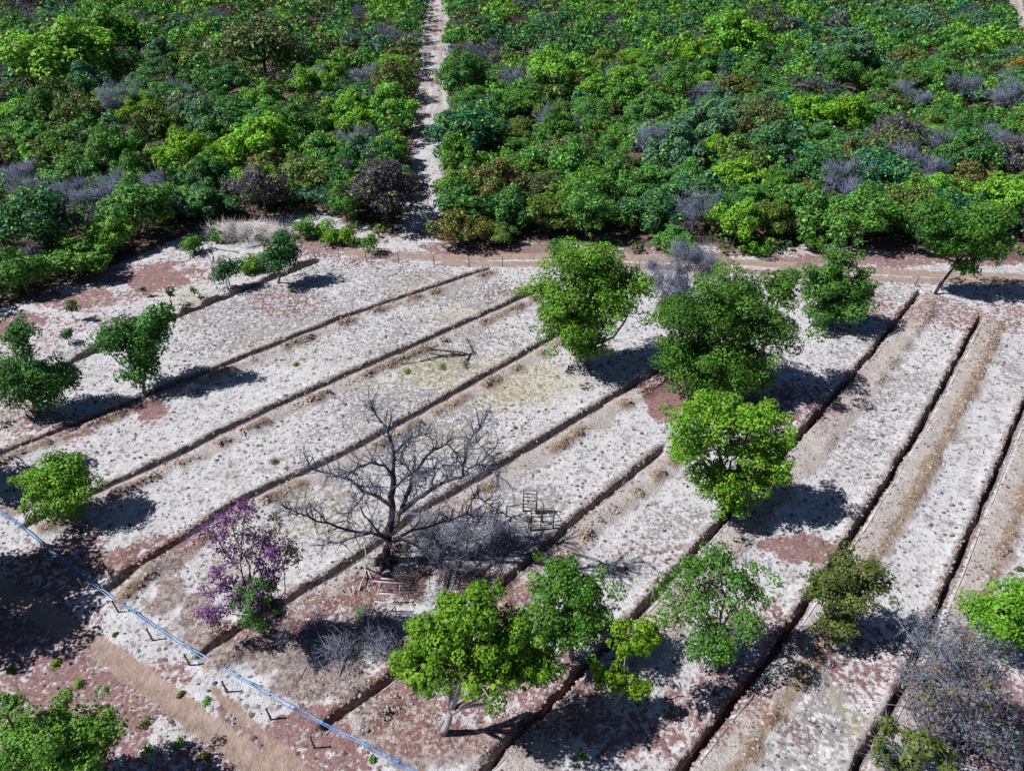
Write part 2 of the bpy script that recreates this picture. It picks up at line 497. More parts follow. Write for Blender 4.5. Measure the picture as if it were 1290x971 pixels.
def build_ground():
    ga = np.unique(np.concatenate([[-3000, -1200, -500, -200, -120, -80], np.arange(-50, A0 - .5, 4), [A0 + 1], np.arange(A0 + 5, A1 - 3, 4), [A1 - 1], np.arange(A1 + 3, 330, 4), [400, 600, 1200, 4000]]))
    gb = np.unique(np.concatenate([[-4000, -1500, -700, -420], np.arange(-350, B0 - .5, 4), [B0 + 1], np.arange(B0 + 5, B1 - 3, 4), [B1 - 1], np.arange(B1 + 3, 70, 4), [100, 200, 600, 1500, 3000]]))
    Am, Bm = np.meshgrid(ga, gb, indexing='ij')
    X, Y = xy(Am, Bm)
    lit, yel, rough, dim, road, forest = masks(X, Y)
    z = -.04 + np.zeros_like(X)
    na, nb = X.shape
    ca, cb = np.meshgrid((ga[1:] + ga[:-1]) / 2, (gb[1:] + gb[:-1]) / 2, indexing='ij')
    keep = ~((ca > A0 + 1) & (ca < A1 - 1) & (cb > B0 + 1) & (cb < B1 - 1))
    i = (np.arange(na - 1)[:, None] * nb + np.arange(nb - 1)[None])[keep]
    q = np.stack([i, i + nb, i + nb + 1, i + 1], 1)[:, ::-1]
    f = lambda m: m.ravel()[:, None]
    me = mesh_np("ground", np.stack([X, Y, z], -1).reshape(-1, 3), quads=q, smooth=True,
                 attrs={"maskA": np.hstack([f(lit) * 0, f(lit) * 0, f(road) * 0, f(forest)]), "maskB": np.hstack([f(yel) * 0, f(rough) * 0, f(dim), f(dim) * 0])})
    tag(link("ground", me, M_SOIL), kind="structure")


build_ground()


def build_track(name, pts, hw, n=260):
    pts = np.asarray(pts)[:, :2]
    L = np.concatenate([[0], np.cumsum(np.hypot(*np.diff(pts, axis=0).T))])
    t = np.linspace(0, L[-1], n)
    cx, cy = np.interp(t, L, pts[:, 0]), np.interp(t, L, pts[:, 1])
    tx, ty = np.gradient(cx), np.gradient(cy); l = np.hypot(tx, ty); nx, ny = ty / l, -tx / l
    w = np.linspace(-1, 1, 13)
    hwv = hw * (.85 + .3 * vn(t * .15, t * 0, 4))
    X = cx[:, None] + nx[:, None] * w * hwv[:, None]; Y = cy[:, None] + ny[:, None] * w * hwv[:, None]
    rut = np.exp(-((np.abs(w) - .42) / .16) ** 2)[None] * .06
    z = .05 - rut + (fbm(X * .8, Y * .8, 8) - .5) * .08 - .14 * (np.abs(w)[None] > .97)
    nb = len(w); i = (np.arange(n - 1)[:, None] * nb + np.arange(nb - 1)[None]).ravel()
    q = np.stack([i, i + nb, i + nb + 1, i + 1], 1)[:, ::-1]
    e = (np.abs(w)[None] + (fbm(X * .7, Y * .7, 18) - .5) * .9)
    road = .2 + np.exp(-((np.abs(w) - .42) / .2) ** 2)[None] * .35 + 0 * X
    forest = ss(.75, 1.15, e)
    lit = .45 * ss(.45, .7, fbm(X * .3, Y * .3, 28)) + .35 * np.exp(-((w) / .2) ** 2)[None]
    f = lambda m: m.ravel()[:, None]
    me = mesh_np(name, np.stack([X, Y, z], -1).reshape(-1, 3), quads=q, smooth=True,
                 attrs={"maskA": np.hstack([f(lit), f(lit) * 0, f(road), f(forest)]), "maskB": np.hstack([f(lit) * 0] * 4)})
    tag(link(name, me, M_SOIL), kind="structure")


build_track("forest_track", FOREST_TRACK[1:], 3.4)
build_track("far_forest_path", FAR_TRACK, 3.0, 120)

# ------------------------------------------------------------------ foliage
PAL = {  # dark, light base colours of the leaves
    'bright': ((.026, .105, .006), (.260, .520, .036)),
    'lime': ((.05, .18, .010), (.27, .58, .04)),
    'green': ((.014, .072, .012), (.145, .385, .055)),
    'deep': ((.010, .060, .016), (.072, .245, .062)),
    'teal': ((.006, .060, .035), (.030, .190, .110)),
    'sage': ((.035, .095, .070), (.140, .290, .200)),
    'olive': ((.032, .058, .012), (.180, .220, .045)),
    'brown': ((.040, .034, .018), (.200, .155, .065)),
    'rust': ((.050, .022, .010), (.210, .095, .028)),
    'yellow': ((.16, .10, .004), (.55, .36, .015)),
    'mauve': ((.035, .024, .036), (.150, .105, .145)),
    'purple': ((.090, .030, .120), (.360, .120, .430)),
    'grey': ((.045, .058, .090), (.18, .20, .30)),
    'sprout': ((.05, .17, .01), (.22, .48, .03)),
}


def leaves(clumps, n, size, pal, r, up=.55, shell=.72, aspect=.75, tintclump=.35):
    """quads spread over clump ellipsoids: returns vertices, quads, colours"""
    C = np.asarray(clumps, float)
    w = C[:, 3] * C[:, 4] + C[:, 4] * C[:, 5] + C[:, 3] * C[:, 5]
    k = r.choice(len(C), n, p=w / w.sum())
    d = r.normal(size=(n, 3)); d /= np.linalg.norm(d, axis=1, keepdims=True)
    low = d[:, 2] < -.25
    d[low & (r.random(n) < .45), 2] *= -1
    rad = shell + (1.06 - shell) * r.random(n) ** .6
    far = r.random(n) < .07; rad[far] *= 1 + .4 * r.random(far.sum())
    ctr = C[k]
    p = ctr[:, :3] + d * rad[:, None] * ctr[:, 3:6]
    nr = d + np.array([0, 0, up]) + r.normal(size=(n, 3)) * .5
    nr /= np.linalg.norm(nr, axis=1, keepdims=True)
    t = np.cross(nr, r.normal(size=(n, 3))); t /= np.linalg.norm(t, axis=1, keepdims=True)
    b = np.cross(nr, t)
    L = size * (.6 + .8 * r.random(n))[:, None]
    Wd = L * aspect
    V = np.empty((n, 4, 3))
    V[:, 0] = p - t * L * .5; V[:, 1] = p + b * Wd * .5 + nr * L * .06; V[:, 2] = p + t * L * .5; V[:, 3] = p - b * Wd * .5 + nr * L * .06
    c0, c1 = np.array(pal[0]), np.array(pal[1])
    ct = r.random(len(C))
    f = np.clip(r.random(n) ** 1.25 * (1 - tintclump) + ct[k] * tintclump, 0, 1)[:, None]
    col = c0 * (1 - f) + c1 * f
    return V.reshape(-1, 3), np.arange(n * 4).reshape(-1, 4), np.repeat(col, 4, 0)


def clumps_of(lobes, r, cr=.34, per=1.0):
    out = []
    for lx, ly, lz, rx, ry, rz in lobes:
        n = max(4, int(per * 1.9 / cr ** 2))
        for _ in range(n):
            d = r.normal(size=3); d /= np.linalg.norm(d)
            if d[2] < -.4 and r.random() < .35: d[2] *= -1
            q = (.45 + .48 * r.random())
            s = cr * (.6 + .75 * r.random())
            if r.random() < .16: q, s = 1.0 + .22 * r.random(), s * .6
            m = (rx * ry * rz) ** (1 / 3)
            out.append((lx + d[0] * q * rx, ly + d[1] * q * ry, max(lz + d[2] * q * rz, .25), m * s * 1.15, m * s * 1.15, m * s * .9))
    return out


def bez(p0, p1, r, n=5, wob=.12, sag=0.):
    p0, p1 = np.asarray(p0, float), np.asarray(p1, float)
    L = np.linalg.norm(p1 - p0); out = []
    o = r.normal(size=3) * wob * L
    for i in range(n):
        t = i / (n - 1)
        out.append(p0 * (1 - t) + p1 * t + o * math.sin(math.pi * t) + r.normal(size=3) * wob * .22 * L * math.sin(math.pi * t) + np.array([0, 0, sag * L * math.sin(math.pi * t)]))
    return out


def wood(lobes, clumps, r, tr, fork, lean=None, nb=40):
    """trunk and branch meshes in the tree's own coordinates (base at origin)"""
    T, Bm = MB(), MB()
    c = np.array(lobes)[:, :3].mean(0)
    fk = np.array([c[0] * .45, c[1] * .45, fork]) if lean is None else np.array(lean, float)
    path = bez((0, 0, -.12), fk, r, 6, .05)
    T.tube(path, list(np.linspace(tr * 1.25, tr * .8, 6)), 8)
    mids = []
    for lb in lobes:
        e = np.array(lb[:3])
        pp = bez(fk, e, r, 6, .10, .04)
        Bm.tube(pp, list(np.linspace(tr * .62, tr * .20, 6)), 6)
        mids += [(p, i) for i, p in enumerate(pp) if i >= 2]
    ks = r.permutation(len(clumps))[:nb]
    for k in ks:
        e = np.array(clumps[k][:3])
        m, i = min(mids, key=lambda q: np.linalg.norm(q[0] - e))
        Bm.tube(bez(m, e, r, 4, .12, .03), [tr * .24, tr * .17, tr * .11, tr * .05], 4)
    return T, Bm


def build_tree(name, loc, lobes, kind, label, cat="tree", group=None, leaf=.165, dens=1.0, tr=.16, fork=None, lean=None, bark=None, seed=0, cr=.34, nb=36,
               extra=None, up=.5, shell=.72, per=1.0, core=1.0):
    r = np.random.default_rng(seed + 100)
    root = empty(name, loc)
    tag(root, label, cat, group)
    cl = clumps_of(lobes, r, cr, per)
    zlo = min(l[2] - l[5] for l in lobes)
    T, Bm = wood(lobes, cl, r, tr, fork if fork is not None else max(.5, zlo + .3), lean, nb)
    link("trunk", T.mesh(name + "_trunk"), bark or M_BARK, root)
    link("branches", Bm.mesh(name + "_branches"), bark or M_BARK, root)
    area = sum(4 * 3.14 * ((l[3] * l[4]) + (l[4] * l[5]) + (l[3] * l[5])) / 3 for l in lobes)
    n = int(dens * area / (leaf * leaf * .375) * .72)
    V, Q, Cc = leaves(cl, n, leaf, PAL[kind], r, up, shell)
    if core:                                  # the inner mass of leaves that closes the crown
        inner = [(l[0], l[1], l[2] - .05 * l[5], l[3] * .62, l[4] * .62, l[5] * .62) for l in lobes]
        v, q, c = leaves(inner, int(core * area * 9), max(.24, leaf * 1.7), PAL[kind], r, up, .25)
        Q = np.vstack([Q, q + len(V)]); V = np.vstack([V, v]); Cc = np.vstack([Cc, c])
    if extra:
        vs, qs, cs = [V], [Q], [Cc]; off = len(V)
        for lob, k2, d2 in extra:
            c2 = clumps_of(lob, r, cr)
            ar = sum(4 * 3.14 * l[3] * l[5] for l in lob)
            v, q, c = leaves(c2, int(d2 * ar / (leaf * leaf * .375) * .75), leaf, PAL[k2], r, up, shell)
            vs.append(v); qs.append(q + off); cs.append(c); off += len(v)
        V, Q, Cc = np.vstack(vs), np.vstack(qs), np.vstack(cs)
    link("crown", mesh_np(name + "_crown", V, quads=Q, cols=Cc), M_LEAF, root)
    return root


def lobes_px(base, L, r):
    """photo ellipses (px, py, rx, ry[, depth offset in m]) -> lobes relative to the tree's base"""
    g = G(*base); out = []
    for l in L:
        px, py, rx, ry = l[:4]
        dy = l[4] if len(l) > 4 else r.uniform(-.4, .4)
        Y = g[1] + dy
        c = P(px, py, Y)
        m = mpp(Y, c[2])
        R = rx * m * 1.1
        dep = math.atan2(H - c[2], Y)
        rz2 = ((ry * m * 1.1) ** 2 - (R * .9 * math.sin(dep)) ** 2) / max(math.cos(dep) ** 2, .1)
        Rz = math.sqrt(max(rz2, (R * .5) ** 2))
        c[2] = max(c[2], Rz * .55 + .2)
        out.append((c[0] - g[0], c[1] - g[1], c[2], R, R * .9, min(Rz, R * 1.25)))
    return g, out


FIELD_TREES = [
    # name, base, lobes, kind, label, options
    ("mango_like_tree", (738, 460), [(735, 432, 38, 20, -.6), (740, 335, 50, 32, .8), (705, 375, 45, 28, -.4), (775, 365, 42, 28, 0), (730, 415, 48, 30, -.8), (745, 375, 50, 35), (700, 398, 30, 18, .6), (800, 360, 20, 14, .3)], 'bright',
     "vivid green tall leafy tree standing before the grey leafless bush by the rear road", dict(leaf=.17, tr=.2, dens=1.0, cr=.27)),
    ("round_tree", (918, 494), [(895, 472, 50, 22, -.8), (920, 375, 60, 40, .6), (870, 405, 50, 38, .2), (955, 410, 55, 40, 0), (905, 450, 60, 40, -.8), (985, 365, 28, 24, .8), (860, 445, 35, 28), (945, 460, 45, 30, -.3)], 'green',
     "widest dark green domed tree beside the red leaf patch in the field", dict(leaf=.165, tr=.30, dens=.95, cr=.30)),
    ("leafy_tree", (1052, 412), [(1060, 330, 24, 24, .4), (1035, 360, 34, 26, .2), (1070, 375, 32, 28, 0), (1040, 392, 28, 18, -.4), (1085, 355, 16, 16)], 'green',
     "upright green tree in black shade behind the widest domed tree", dict(leaf=.18, tr=.2, dens=1.1, cr=.3)),
    ("leaning_tree", (1177, 371), [(1178, 268, 30, 20, .6), (1232, 282, 36, 26, .4), (1205, 308, 30, 20), (1248, 312, 22, 20, -.2), (1218, 338, 18, 13, -.6), (1180, 304, 20, 14, .3)], 'green',
     "green tree on a thin leaning dark trunk beside the rear dirt road", dict(leaf=.19, tr=.13, dens=1.0, cr=.3, lean=(1.0, 0, 3.4), bark=M_DEADDARK)),
    ("open_crowned_tree", (925, 644), [(932, 570, 26, 15, -.2), (918, 622, 40, 14, -.9), (880, 535, 44, 28, .4), (935, 525, 44, 28, .6), (970, 560, 34, 34, 0), (905, 515, 36, 20, 1.0), (865, 565, 30, 22, -.3), (895, 605, 32, 20, -1.0), (940, 610, 36, 22, -.8), (975, 590, 24, 26, -.4)], 'bright',
     "light green open crowned tree whose centre gap shows its limbs", dict(leaf=.15, tr=.17, dens=1.15, cr=.29, core=.7)),
    ("airy_tree", (915, 828), [(900, 812, 34, 14, -.5), (900, 715, 38, 24, .6), (865, 755, 36, 32), (930, 760, 44, 34), (905, 795, 42, 28, -.8), (875, 715, 16, 14, .8), (955, 735, 28, 18, .2)], 'green',
     "loose mid green tree with white sand showing through its crown", dict(leaf=.13, tr=.12, dens=.7, core=.15, bark=M_PALEBARK)),
    ("brownish_tree", (1056, 802), [(1054, 792, 22, 12, -.4), (1068, 715, 38, 24, .5), (1060, 755, 36, 34), (1100, 730, 26, 20, .2), (1035, 738, 24, 20), (1052, 785, 26, 20, -.5)], 'olive',
     "brownish olive tree drying out between two ditches on the pale sand", dict(leaf=.125, tr=.12, dens=1.0, core=.5)),
    ("bright_tree", (1262, 815), [(1262, 770, 40, 26, 0), (1240, 780, 30, 24), (1285, 755, 36, 28, .3), (1275, 800, 34, 22, -.4)], 'lime',
     "brilliant lime green low tree at the edge beside the grey brush", dict(leaf=.135, tr=.12, dens=1.1)),
    ("broad_tree", (553, 925), [(590, 765, 46, 32, .8), (545, 805, 48, 34, 0), (610, 810, 55, 40, .2), (530, 845, 42, 28, -.8), (600, 850, 48, 28, -.9), (655, 842, 44, 34, -.2), (682, 838, 24, 28, .2), (650, 800, 36, 32, .6)], 'bright',
     "broadest light green foreground tree on a pale leaning trunk near the blue pipe", dict(leaf=.125, tr=.17, dens=1.35, core=1.4, cr=.28, bark=M_PALEBARK, lean=(.65, .1, 1.9))),
    ("green_tree", (722, 832), [(745, 785, 34, 24, .2), (705, 725, 34, 26, .5), (740, 750, 40, 32, .1), (700, 770, 38, 30, 0), (720, 795, 36, 24, -.5), (685, 805, 24, 20, -.5)], 'green',
     "mid green tree tucked behind the broadest foreground tree", dict(leaf=.125, tr=.14, dens=1.2, cr=.3)),
    ("slender_tree", (770, 892), [(802, 805, 29, 24, .2), (768, 850, 22, 18, 0), (798, 866, 24, 18, -.2)], 'bright',
     "slender young tree in two leafy tiers on a pale crooked trunk", dict(leaf=.13, tr=.065, dens=1.3, core=.6, bark=M_PALEBARK, lean=(.55, .05, 1.9))),
    ("round_shrub_tree", (72, 660), [(70, 600, 38, 28, .9), (50, 615, 30, 24, .6), (95, 612, 26, 26, .6), (75, 632, 38, 24, .1), (75, 585, 26, 18, 1.0)], 'bright',
     "compact round green tree at the field corner where the pipe begins", dict(leaf=.14, tr=.12, dens=1.1)),
    ("crooked_tree", (180, 502), [(160, 425, 34, 26, 1.9), (195, 410, 24, 24, 2.2), (180, 445, 34, 26, 1.5), (135, 430, 22, 18, 1.7), (175, 472, 24, 16, .6), (205, 395, 14, 14, 2.4)], 'green',
     "dark green tree on a short pale trunk at a ditch edge, field's far side", dict(leaf=.19, tr=.13, dens=.95, bark=M_PALEBARK)),
    ("two_tier_tree", (45, 520), [(22, 420, 24, 22, .6), (25, 470, 40, 28, 0), (60, 480, 34, 30), (5, 485, 34, 26, -.2), (45, 500, 34, 18, -.6)], 'green',
     "dark green tree in two tiers cut by the left frame edge", dict(leaf=.165, tr=.15, dens=.95)),
    ("small_round_tree", (350, 358), [(352, 315, 24, 20, 0), (345, 328, 20, 16, -.3), (362, 325, 16, 14, .3)], 'deep',
     "small round dark tree at the end of the farthest ditch", dict(leaf=.185, tr=.1, dens=1.0)),
    ("corner_tree", (70, 985), [(75, 915, 50, 36, .4), (30, 935, 45, 36), (110, 940, 44, 34), (60, 970, 55, 34, -.8), (135, 915, 24, 18, .3), (10, 985, 40, 30, -.5), (10, 890, 16, 14, .2)], 'bright',
     "bushy green tree below the front dirt track", dict(leaf=.125, tr=.14, dens=1.1, cr=.3)),
]
for i, (nm, base, L, kind, label, opt) in enumerate(FIELD_TREES):
    r = np.random.default_rng(i + 1)
    g, lobes = lobes_px(base, L, r)
    build_tree(nm, g, lobes, kind, label, group=None, seed=i * 7 + 3, **opt)

# trees standing just outside the view on the left; their shade falls into the picture
for i, (base, L, label) in enumerate([
        ((-130, 735), [(-140, 620, 60, 50), (-165, 650, 60, 45), (-105, 665, 50, 45), (-130, 700, 60, 40)], "tall green tree beyond the frame shading the corner by the pipe"),
        ((-120, 800), [(-130, 700, 58, 45), (-100, 735, 50, 40), (-140, 745, 50, 40), (-105, 770, 50, 30)], "lower green tree beyond the frame shading the front track"),
        ((-75, 612), [(-80, 530, 50, 40), (-55, 550, 42, 30), (-105, 560, 45, 36)], "green tree beyond the frame shading the second ditch")]):
    g, lobes = lobes_px(base, L, np.random.default_rng(50 + i))
    build_tree("shade_tree", g, lobes, 'green', label, seed=300 + i, leaf=.26, tr=.2, dens=1.0, core=1.6)

# purple flowering tree
g, lob = lobes_px((338, 806), [(300, 690, 30, 18, .3), (355, 700, 20, 18, .3), (295, 745, 26, 18, .1), (268, 668, 24, 18, .4), (288, 650, 18, 12, .6), (335, 715, 22, 16, .2), (340, 685, 24, 16, .5), (270, 735, 24, 18, 0), (272, 770, 18, 18, -.4), (310, 640, 18, 8, .6), (322, 700, 18, 12, .3)], np.random.default_rng(4))
_, gr = lobes_px((338, 806), [(318, 758, 30, 24, -.3), (338, 772, 24, 20, -.4), (330, 740, 22, 14, 0)], np.random.default_rng(5))
_, br = lobes_px((338, 806), [(310, 665, 22, 14, .4), (345, 660, 14, 12, .5), (368, 700, 14, 20, .2), (282, 690, 16, 12, .3), (275, 790, 14, 10, -.5)], np.random.default_rng(6))
root = build_tree("flowering_tree", g, lob + gr, 'purple', "purple flowering tree with sparse blossom above a dark green base", seed=77, leaf=.11, dens=.42, core=0, tr=.08,
                  extra=[(gr, 'green', 1.2), (br, 'brown', .35), (lob, 'mauve', .07)], bark=M_DEADDARK, shell=.3, nb=60)


# ------------------------------------------------------------------ dead trees and brush
def twigs(mb, clumps, n, length, rad, r):
    C = np.asarray(clumps, float)
    k = r.integers(0, len(C), n)
    d = r.normal(size=(n, 3)); d /= np.linalg.norm(d, axis=1, keepdims=True)
    a = C[k, :3] + d * C[k, 3:6] * (r.random(n)[:, None] ** .5) * .8
    e = d * .8 + r.normal(size=(n, 3)) * .6 + np.array([0, 0, .35]); e /= np.linalg.norm(e, axis=1, keepdims=True)
    b = a + e * (length * (.5 + r.random(n)))[:, None]
    b[:, 2] = np.maximum(b[:, 2], .03); a[:, 2] = np.maximum(a[:, 2], .02)
    mb.cones(a, b, rad * (.5 + r.random(n)))


# the big bare tree: limbs from the photograph (zoom 340,500, 3.347)
def zz(p): return (340 + p[0] / 3.347, 500 + p[1] / 3.347)


DT = zz((485, 700)); DG = G(*DT)
LIMBS = [  # points, depth offset start -> end, radius start -> end
    ([(485, 700), (492, 640), (500, 585), (512, 520), (516, 450), (519, 390), (518, 330)], 0, .6, .36, .20),
    ([(518, 330), (524, 260), (515, 200), (497, 140), (450, 80), (430, 50)], .6, 1.4, .18, .03),
    ([(518, 330), (485, 290), (425, 277), (365, 300), (340, 320)], .6, -.6, .13, .03),
    ([(524, 260), (560, 200), (600, 170), (655, 160)], .8, 1.6, .12, .03),
    ([(516, 390), (560, 350), (600, 325), (640, 322), (690, 300)], .5, -.3, .12, .03),
    ([(505, 570), (545, 490), (570, 440), (595, 370), (600, 325), (650, 262), (690, 225), (745, 195)], .1, 1.2, .22, .06),
    ([(600, 325), (575, 290), (550, 270), (560, 230), (585, 195)], .5, .1, .08, .02),
    ([(745, 195), (775, 225), (790, 250), (810, 290)], 1.2, 1.0, .06, .03),
    ([(700, 255), (730, 290), (700, 320), (660, 340)], .9, 0, .06, .02),
    ([(545, 490), (600, 445), (650, 412), (690, 380), (740, 355), (815, 335)], .1, -.8, .22, .09),
    ([(815, 335), (815, 290), (820, 220), (845, 180), (885, 132)], -.8, -.5, .10, .02),
    ([(815, 335), (840, 300), (880, 285), (925, 300), (960, 330)], -.8, -1.3, .08, .02),
    ([(825, 200), (870, 190), (910, 230), (940, 250)], -.6, -1.0, .05, .02),
    ([(515, 460), (470, 430), (430, 408), (392, 398), (345, 352), (290, 335), (230, 320), (165, 285)], .3, 1.6, .18, .03),
    ([(400, 400), (370, 450), (335, 490), (325, 520)], .9, .4, .07, .02),
    ([(345, 352), (380, 375), (420, 380), (460, 375)], 1.2, .6, .05, .02),
    ([(495, 600), (450, 580), (400, 572), (330, 560), (245, 530), (190, 522), (120, 490), (70, 470)], 0, -1.2, .17, .03),
    ([(420, 577), (360, 590), (300, 612), (225, 625)], -.3, -1.4, .08, .02),
    ([(245, 530), (200, 480), (140, 470)], -.8, -.4, .05, .015),
    ([(380, 460), (420, 520), (450, 560), (490, 590)], -.6, 0, .05, .10),
    ([(500, 610), (560, 600), (640, 640), (700, 650), (745, 660), (810, 705)], 0, -1.6, .16, .04),
    ([(640, 560), (690, 600), (735, 650), (760, 690)], -.7, -1.7, .08, .03),
    ([(520, 600), (600, 560), (690, 540), (760, 520), (830, 490), (880, 520)], 0, 1.2, .13, .03),
    ([(830, 490), (850, 430), (880, 425), (930, 455), (985, 490)], 1.1, 1.6, .06, .02),
]
root = tag(empty("dead_tree", DG), "large leafless dead tree with wide crooked dark limbs in mid field", "dead tree")
trunk, limbs, tw = MB(), MB(), MB()
r = np.random.default_rng(21)
tips = []
for k, (pts, d0, d1, r0, r1) in enumerate(LIMBS):
    n = len(pts); W3 = []
    for i, p in enumerate(pts):
        t = i / (n - 1)
        q = P(*zz(p), DG[1] + d0 + (d1 - d0) * t)
        q[2] = max(q[2], .25) if not (k == 0 and i == 0) else -.1
        W3.append(q - DG)
    # refine with small kinks
    fine = [W3[0]]
    for u, v in zip(W3[:-1], W3[1:]):
        fine += [(u + v) / 2 + r.normal(size=3) * .05 * np.linalg.norm(v - u), v]
    rr = list(np.linspace(r0 * .68, r1 * .8, len(fine)))
    if k == 0: rr[0] = .42; rr[1] = .32
    (trunk if k == 0 else limbs).tube(fine, rr, 7)
    for j in range(2 if k else len(fine) - 2, len(fine)):
        for _ in range(3 if j < len(fine) - 1 else 5):
            d = (fine[j] - fine[j - 1]); d /= np.linalg.norm(d)
            e = d * .6 + r.normal(size=3) * .65 + np.array([0, 0, .25])
            tip = fine[j] + e / np.linalg.norm(e) * r.uniform(.6, 1.7)
            tip[2] = max(tip[2], .1)
            pp = bez(fine[j], tip, r, 4, .12)
            tw.tube(pp, [.035, .028, .02, .01], 4); tips += pp[1:]
tips = np.array(tips)
A = np.repeat(tips, 4, 0); e = r.normal(size=A.shape); e[:, 2] += .3; e /= np.linalg.norm(e, axis=1, keepdims=True)
Bq = A + e * r.uniform(.25, .8, (len(A), 1)); Bq[:, 2] = np.maximum(Bq[:, 2], .05)
tw.cones(A, Bq, .010)
for j in range(7):                                        # root flare
    an = j * .9
    trunk.tube([(.25 * math.cos(an), .25 * math.sin(an), .55), (.5 * math.cos(an), .5 * math.sin(an), .15), (.9 * math.cos(an), .9 * math.sin(an), -.08)], [.16, .13, .05], 5)
link("trunk", trunk.mesh("dead_trunk"), M_DEADDARK, root)
link("branches", limbs.mesh("dead_limbs"), M_DEADDARK, root)
tag(link("twigs", tw.mesh("dead_twigs"), M_TWIG, root), kind="stuff")


def bare_bush(name, base, L, label, n=2200, cat="bush", length=.6, rad=.016, mat=None, seed=0, group=None, flat=False, leaf=None):
    r = np.random.default_rng(seed)
    g, lobes = lobes_px(base, L, r)
    if flat: lobes = [(a, b, min(c, .5), d, e, min(f, .45)) for a, b, c, d, e, f in lobes]
    cl = clumps_of(lobes, r, .4)
    root = tag(empty(name, g), label, cat, group)
    st, tw = MB(), MB()
    for l in lobes:
        for _ in range(4):
            e = np.array(l[:3]) + r.normal(size=3) * np.array(l[3:6]) * .6; e[2] = max(e[2], .12)
            s = (0, 0, -.05) if not flat else np.array(l[:3]) * np.array([1, 1, 0]) + r.normal(size=3) * np.array([l[3], l[4], 0]) * .7 + np.array([0, 0, .08])
            st.tube(bez(s, e, r, 5, .12), [.06, .05, .04, .025, .012], 5)
    twigs(tw, cl, n, length, rad, r)
    link("stem", st.mesh(name + "_stem"), mat or M_DEADGREY, root)
    tag(link("twigs", tw.mesh(name + "_twigs"), mat or M_DEADGREY, root), kind="stuff")
    if leaf:
        k, m, sz = leaf
        V, Q, C = leaves(cl, m, sz, PAL[k if k != 'duskmix' else 'mauve'], r, shell=.2)
        if k == 'duskmix':
            w_ = np.repeat(r.random(m), 4)[:, None]; C = np.where(w_ < .4, C, np.where(w_ < .7, np.array(PAL['grey'][1]), np.where(w_ < .9, np.array(PAL['olive'][1]) * .8, np.array(PAL['sage'][1]))))
        link("leaves", mesh_np(name + "_leaves", V, quads=Q, cols=C), M_LEAF, root)
    return root


bare_bush("leafless_bush", (862, 385), [(868, 328, 36, 22, .6), (850, 350, 30, 20), (885, 335, 26, 16, .4), (840, 365, 22, 14, -.4)], "pale grey leafless bush spreading beside the vivid tall tree", 4600, length=.75, rad=.019, seed=5, mat=M_GREYLILAC)
bare_bush("grey_brush_tree", (1215, 935), [(1180, 830, 55, 40, .4), (1240, 840, 55, 45, 0), (1150, 880, 50, 45), (1220, 900, 70, 50, -.6), (1270, 920, 40, 50, -.4), (1190, 800, 40, 20, .8)], "sprawling grey twiggy tree with thin leaves in the lower corner", 3200, cat="tree", length=.55, rad=.011,
          mat=M_DEADGREY, seed=6, leaf=('duskmix', 5600, .13))
bare_bush("olive_shrub", (1150, 985), [(1140, 935, 34, 26, 0), (1170, 950, 30, 24), (1120, 955, 22, 18)], "low olive green shrub by the ditch under the grey twiggy tree", 500, cat="shrub", seed=8, leaf=('olive', 2600, .2))
bare_bush("brush_pile", (435, 815), [(430, 800, 40, 22, 0), (460, 775, 34, 20, .4), (405, 815, 34, 16), (480, 760, 26, 16, .6)], "grey heap of cut brush in shade beneath the purple tree", 2600, cat="brush pile", length=.8, rad=.014, seed=9, flat=True)
bare_bush("brush_pile", (600, 680), [(600, 665, 50, 20, 0), (560, 690, 40, 16), (640, 690, 34, 14), (620, 640, 36, 12, .3)], "bluish grey brush lying inside the broken wooden pen", 2600, cat="brush pile", length=.8, rad=.013, seed=10, flat=True, group=None)
bare_bush("brush_pile", (318, 300), [(300, 303, 34, 10), (335, 293, 26, 9), (285, 316, 20, 7), (320, 310, 26, 8), (350, 287, 16, 6)], "bleached heap of felled branches at the forest edge", 3000, cat="brush pile", length=1.0, rad=.02, mat=M_PALEWOOD, seed=11, flat=True)
bare_bush("brush_pile", (550, 735), [(560, 735, 40, 14), (520, 725, 30, 12), (610, 745, 30, 12)], "dark brush scattered at the foot of the dead tree", 1200, cat="brush pile", length=.8, rad=.012, mat=M_DEADDARK, seed=12, flat=True)


# fallen branch in the third strip
def fallen(name, pxs, label, rad, seed, mat, nt=40):
    r = np.random.default_rng(seed)
    g = G(*pxs[0][0]); root = tag(empty(name, g), label, "branch")
    m, t = MB(), MB()
    for pl in pxs:
        w = [G(*p, z=.10 + .12 * (j % 2)) - g for j, p in enumerate(pl)]
        f = [w[0]]
        for u, v in zip(w[:-1], w[1:]): f += [(u + v) / 2 + r.normal(size=3) * .06, v]
        m.tube(f, list(np.linspace(rad, rad * .3, len(f))), 5)
        for q in f[1:]:
            A = np.repeat(q[None], max(1, nt // len(f)), 0); e = r.normal(size=A.shape); e[:, 2] = np.abs(e[:, 2]) * .6
            t.cones(A, A + e * .4, .014)
    link("stem", m.mesh(name + "_stem"), mat, root); tag(link("twigs", t.mesh(name + "_twigs"), mat, root), kind="stuff")


def z8(p): return (440 + p[0] / 7.167, 420 + p[1] / 7.167)


